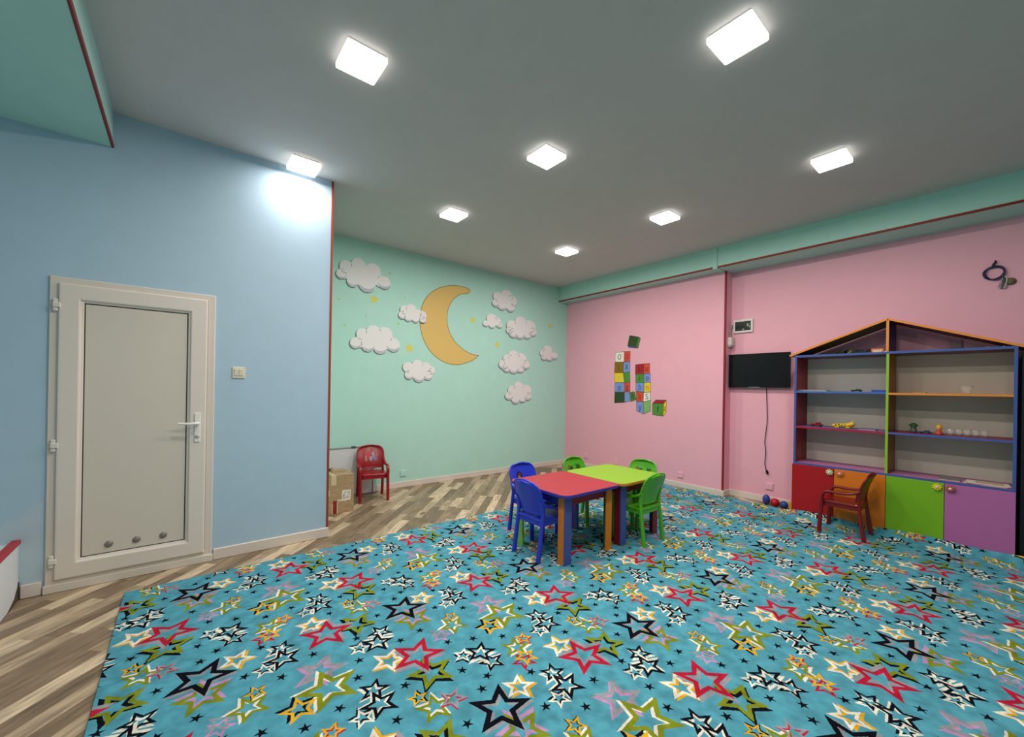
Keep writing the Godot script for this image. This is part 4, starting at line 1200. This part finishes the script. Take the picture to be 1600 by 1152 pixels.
	var dn := toy("toy_figure", "toy figure with a dark green cap and grey body on the dark red shelf", "toy", Vector3(-0.06, S2R, 4.31))
	obj("body", lathe_mesh([Vector2(0, 0), Vector2(0.02, 0.0), Vector2(0.024, 0.012), Vector2(0.021, 0.034), Vector2(0.016, 0.044), Vector2(0, 0.046)]), mat("5a5f62", 0.5), dn)
	obj("head", ball_mesh(Vector3(0, 0.054, 0), Vector3(0.021, 0.018, 0.021), 12), mat("5c7a52", 0.45), dn)
	obj("cap", lathe_mesh([Vector2(0.034, 0.06), Vector2(0.033, 0.064), Vector2(0.024, 0.074), Vector2(0.013, 0.084), Vector2(0, 0.087)]), mat("234a2a", 0.45), dn)
	car("toy_car", "low blue toy car on the dark red shelf", Vector3(-0.07, S2R, 4.385), 0.05, "2a4466", 0.082, 0.028)
	var dk := toy("toy_doll", "small toy doll with a yellow hat and red dress on the dark red shelf", "doll", Vector3(-0.07, S2R, 4.468))
	obj("dress", lathe_mesh([Vector2(0, 0), Vector2(0.03, 0.0), Vector2(0.031, 0.006), Vector2(0.02, 0.026), Vector2(0.011, 0.038), Vector2(0, 0.04)]), mat("b04a32", 0.45), dk)
	obj("head", ball_mesh(Vector3(0, 0.05, 0), Vector3(0.019, 0.018, 0.019), 12), mat("dba582", 0.45), dk)
	obj("hat", lathe_mesh([Vector2(0.023, 0.056), Vector2(0.022, 0.06), Vector2(0.018, 0.074), Vector2(0.009, 0.082), Vector2(0, 0.084)]), mat("d8a01e", 0.4), dk)
	for k in 5:
		var cup := toy("plastic_cup", "clear plastic cup in the row on the dark red shelf", "cup", Vector3(-0.07 + 0.012 * (k % 2), S2R, 4.535 + 0.047 * k), 0.0, "clear cups on the dark red shelf")
		obj("cup", lathe_mesh([Vector2(0, 0.003), Vector2(0.017, 0.003), Vector2(0.019, 0.0), Vector2(0.022, 0.03), Vector2(0.0235, 0.052), Vector2(0.0225, 0.0525), Vector2(0.0205, 0.03), Vector2(0.016, 0.007), Vector2(0, 0.007)], Vector3.ZERO, Basis(), 20), glass, cup)
		obj("rim", lathe_mesh([Vector2(0.0225, 0.0525), Vector2(0.024, 0.054), Vector2(0.0252, 0.0525), Vector2(0.024, 0.051), Vector2(0.0225, 0.0525)], Vector3.ZERO, Basis(), 20), glass, cup)
	# counter
	var C := 0.57
	var bk := toy("thin_book", "grey-green book lying on the lilac counter", "book", Vector3(-0.09, C, 4.535), 0.04)
	obj("pages", box_mesh(Vector3(0, 0.004, 0), Vector3(0.17, 0.006, 0.125), 0.0005), mat("cfc8ba", 0.6), bk)
	obj("cover", box_mesh(Vector3(0, 0.0078, 0), Vector3(0.173, 0.0014, 0.128), 0.0004), mat("6a7066", 0.45), bk)
	for k in 3:
		var ps := toy("picture_sheet", ["cream picture sheet lowest on the lilac counter", "pale patterned picture sheet in the middle on the lilac counter", "curled picture sheet on top on the lilac counter"][k], "paper", Vector3(-0.1, C + 0.003 * k, 4.735 + 0.006 * k), 0.06 * k - 0.05)
		obj("sheet", box_mesh(Vector3(0, 0.0014, 0), Vector3(0.18, 0.0022, 0.225), 0.0004), mat(["d8cdb4", "cbbba4", "d9d2c4"][k], 0.6), ps)
		obj("print", box_mesh(Vector3(0.01, 0.0027, 0.01), Vector3(0.12, 0.0006, 0.15), 0.0001), mat(["b08a5a", "9aa08a", "b9a38a"][k], 0.6), ps)

func crumple(t: Node3D, hex: String, r: float, sd: int, flat := 0.8, wide := 1.0) -> void:
	var n := FastNoiseLite.new()
	n.seed = sd
	n.frequency = 1.6
	var st := tool_new()
	var P := func(i: int, j: int) -> Vector3:
		var w := TAU * (i % 12) / 12.0
		var h := PI * j / 8.0
		var d := Vector3(sin(h) * cos(w), cos(h), sin(h) * sin(w))
		d *= r * (1.0 + 0.55 * n.get_noise_3dv(d * 1.5))
		return Vector3(d.x * wide, maxf(d.y * flat + r * flat * 0.8, 0.0), d.z * wide)
	for j in 8:
		for i in 12: quad(st, P.call(i, j), P.call(i + 1, j), P.call(i + 1, j + 1), P.call(i, j + 1))
	obj("lump", done(st), mat(hex, 0.8), t)

func car(called: String, label: String, at: Vector3, turn: float, hex: String, ln: float, h: float, roof := "") -> void:
	var t := toy(called, label, "toy car", at, turn)
	var w := ln * 0.45
	var m := mat(hex, 0.4)
	obj("chassis", box_mesh(Vector3(0, h * 0.4, 0), Vector3(w, h * 0.42, ln), h * 0.1), m, t)
	obj("cab", box_mesh(Vector3(0, h * 0.78, ln * 0.12), Vector3(w * 0.88, h * 0.42, ln * 0.42), h * 0.1), m if roof == "" else mat(roof, 0.4), t)
	for s: int in [-1, 1]:
		for e: int in [-1, 1]:
			obj("wheel", lathe_mesh([Vector2(0, -w * 0.08), Vector2(h * 0.21, -w * 0.08), Vector2(h * 0.24, 0), Vector2(h * 0.21, w * 0.08), Vector2(0, w * 0.08)], Vector3(s * w * 0.48, h * 0.24, e * ln * 0.3), Basis(Vector3.BACK, PI / 2), 12), mat("17171a", 0.6), t)
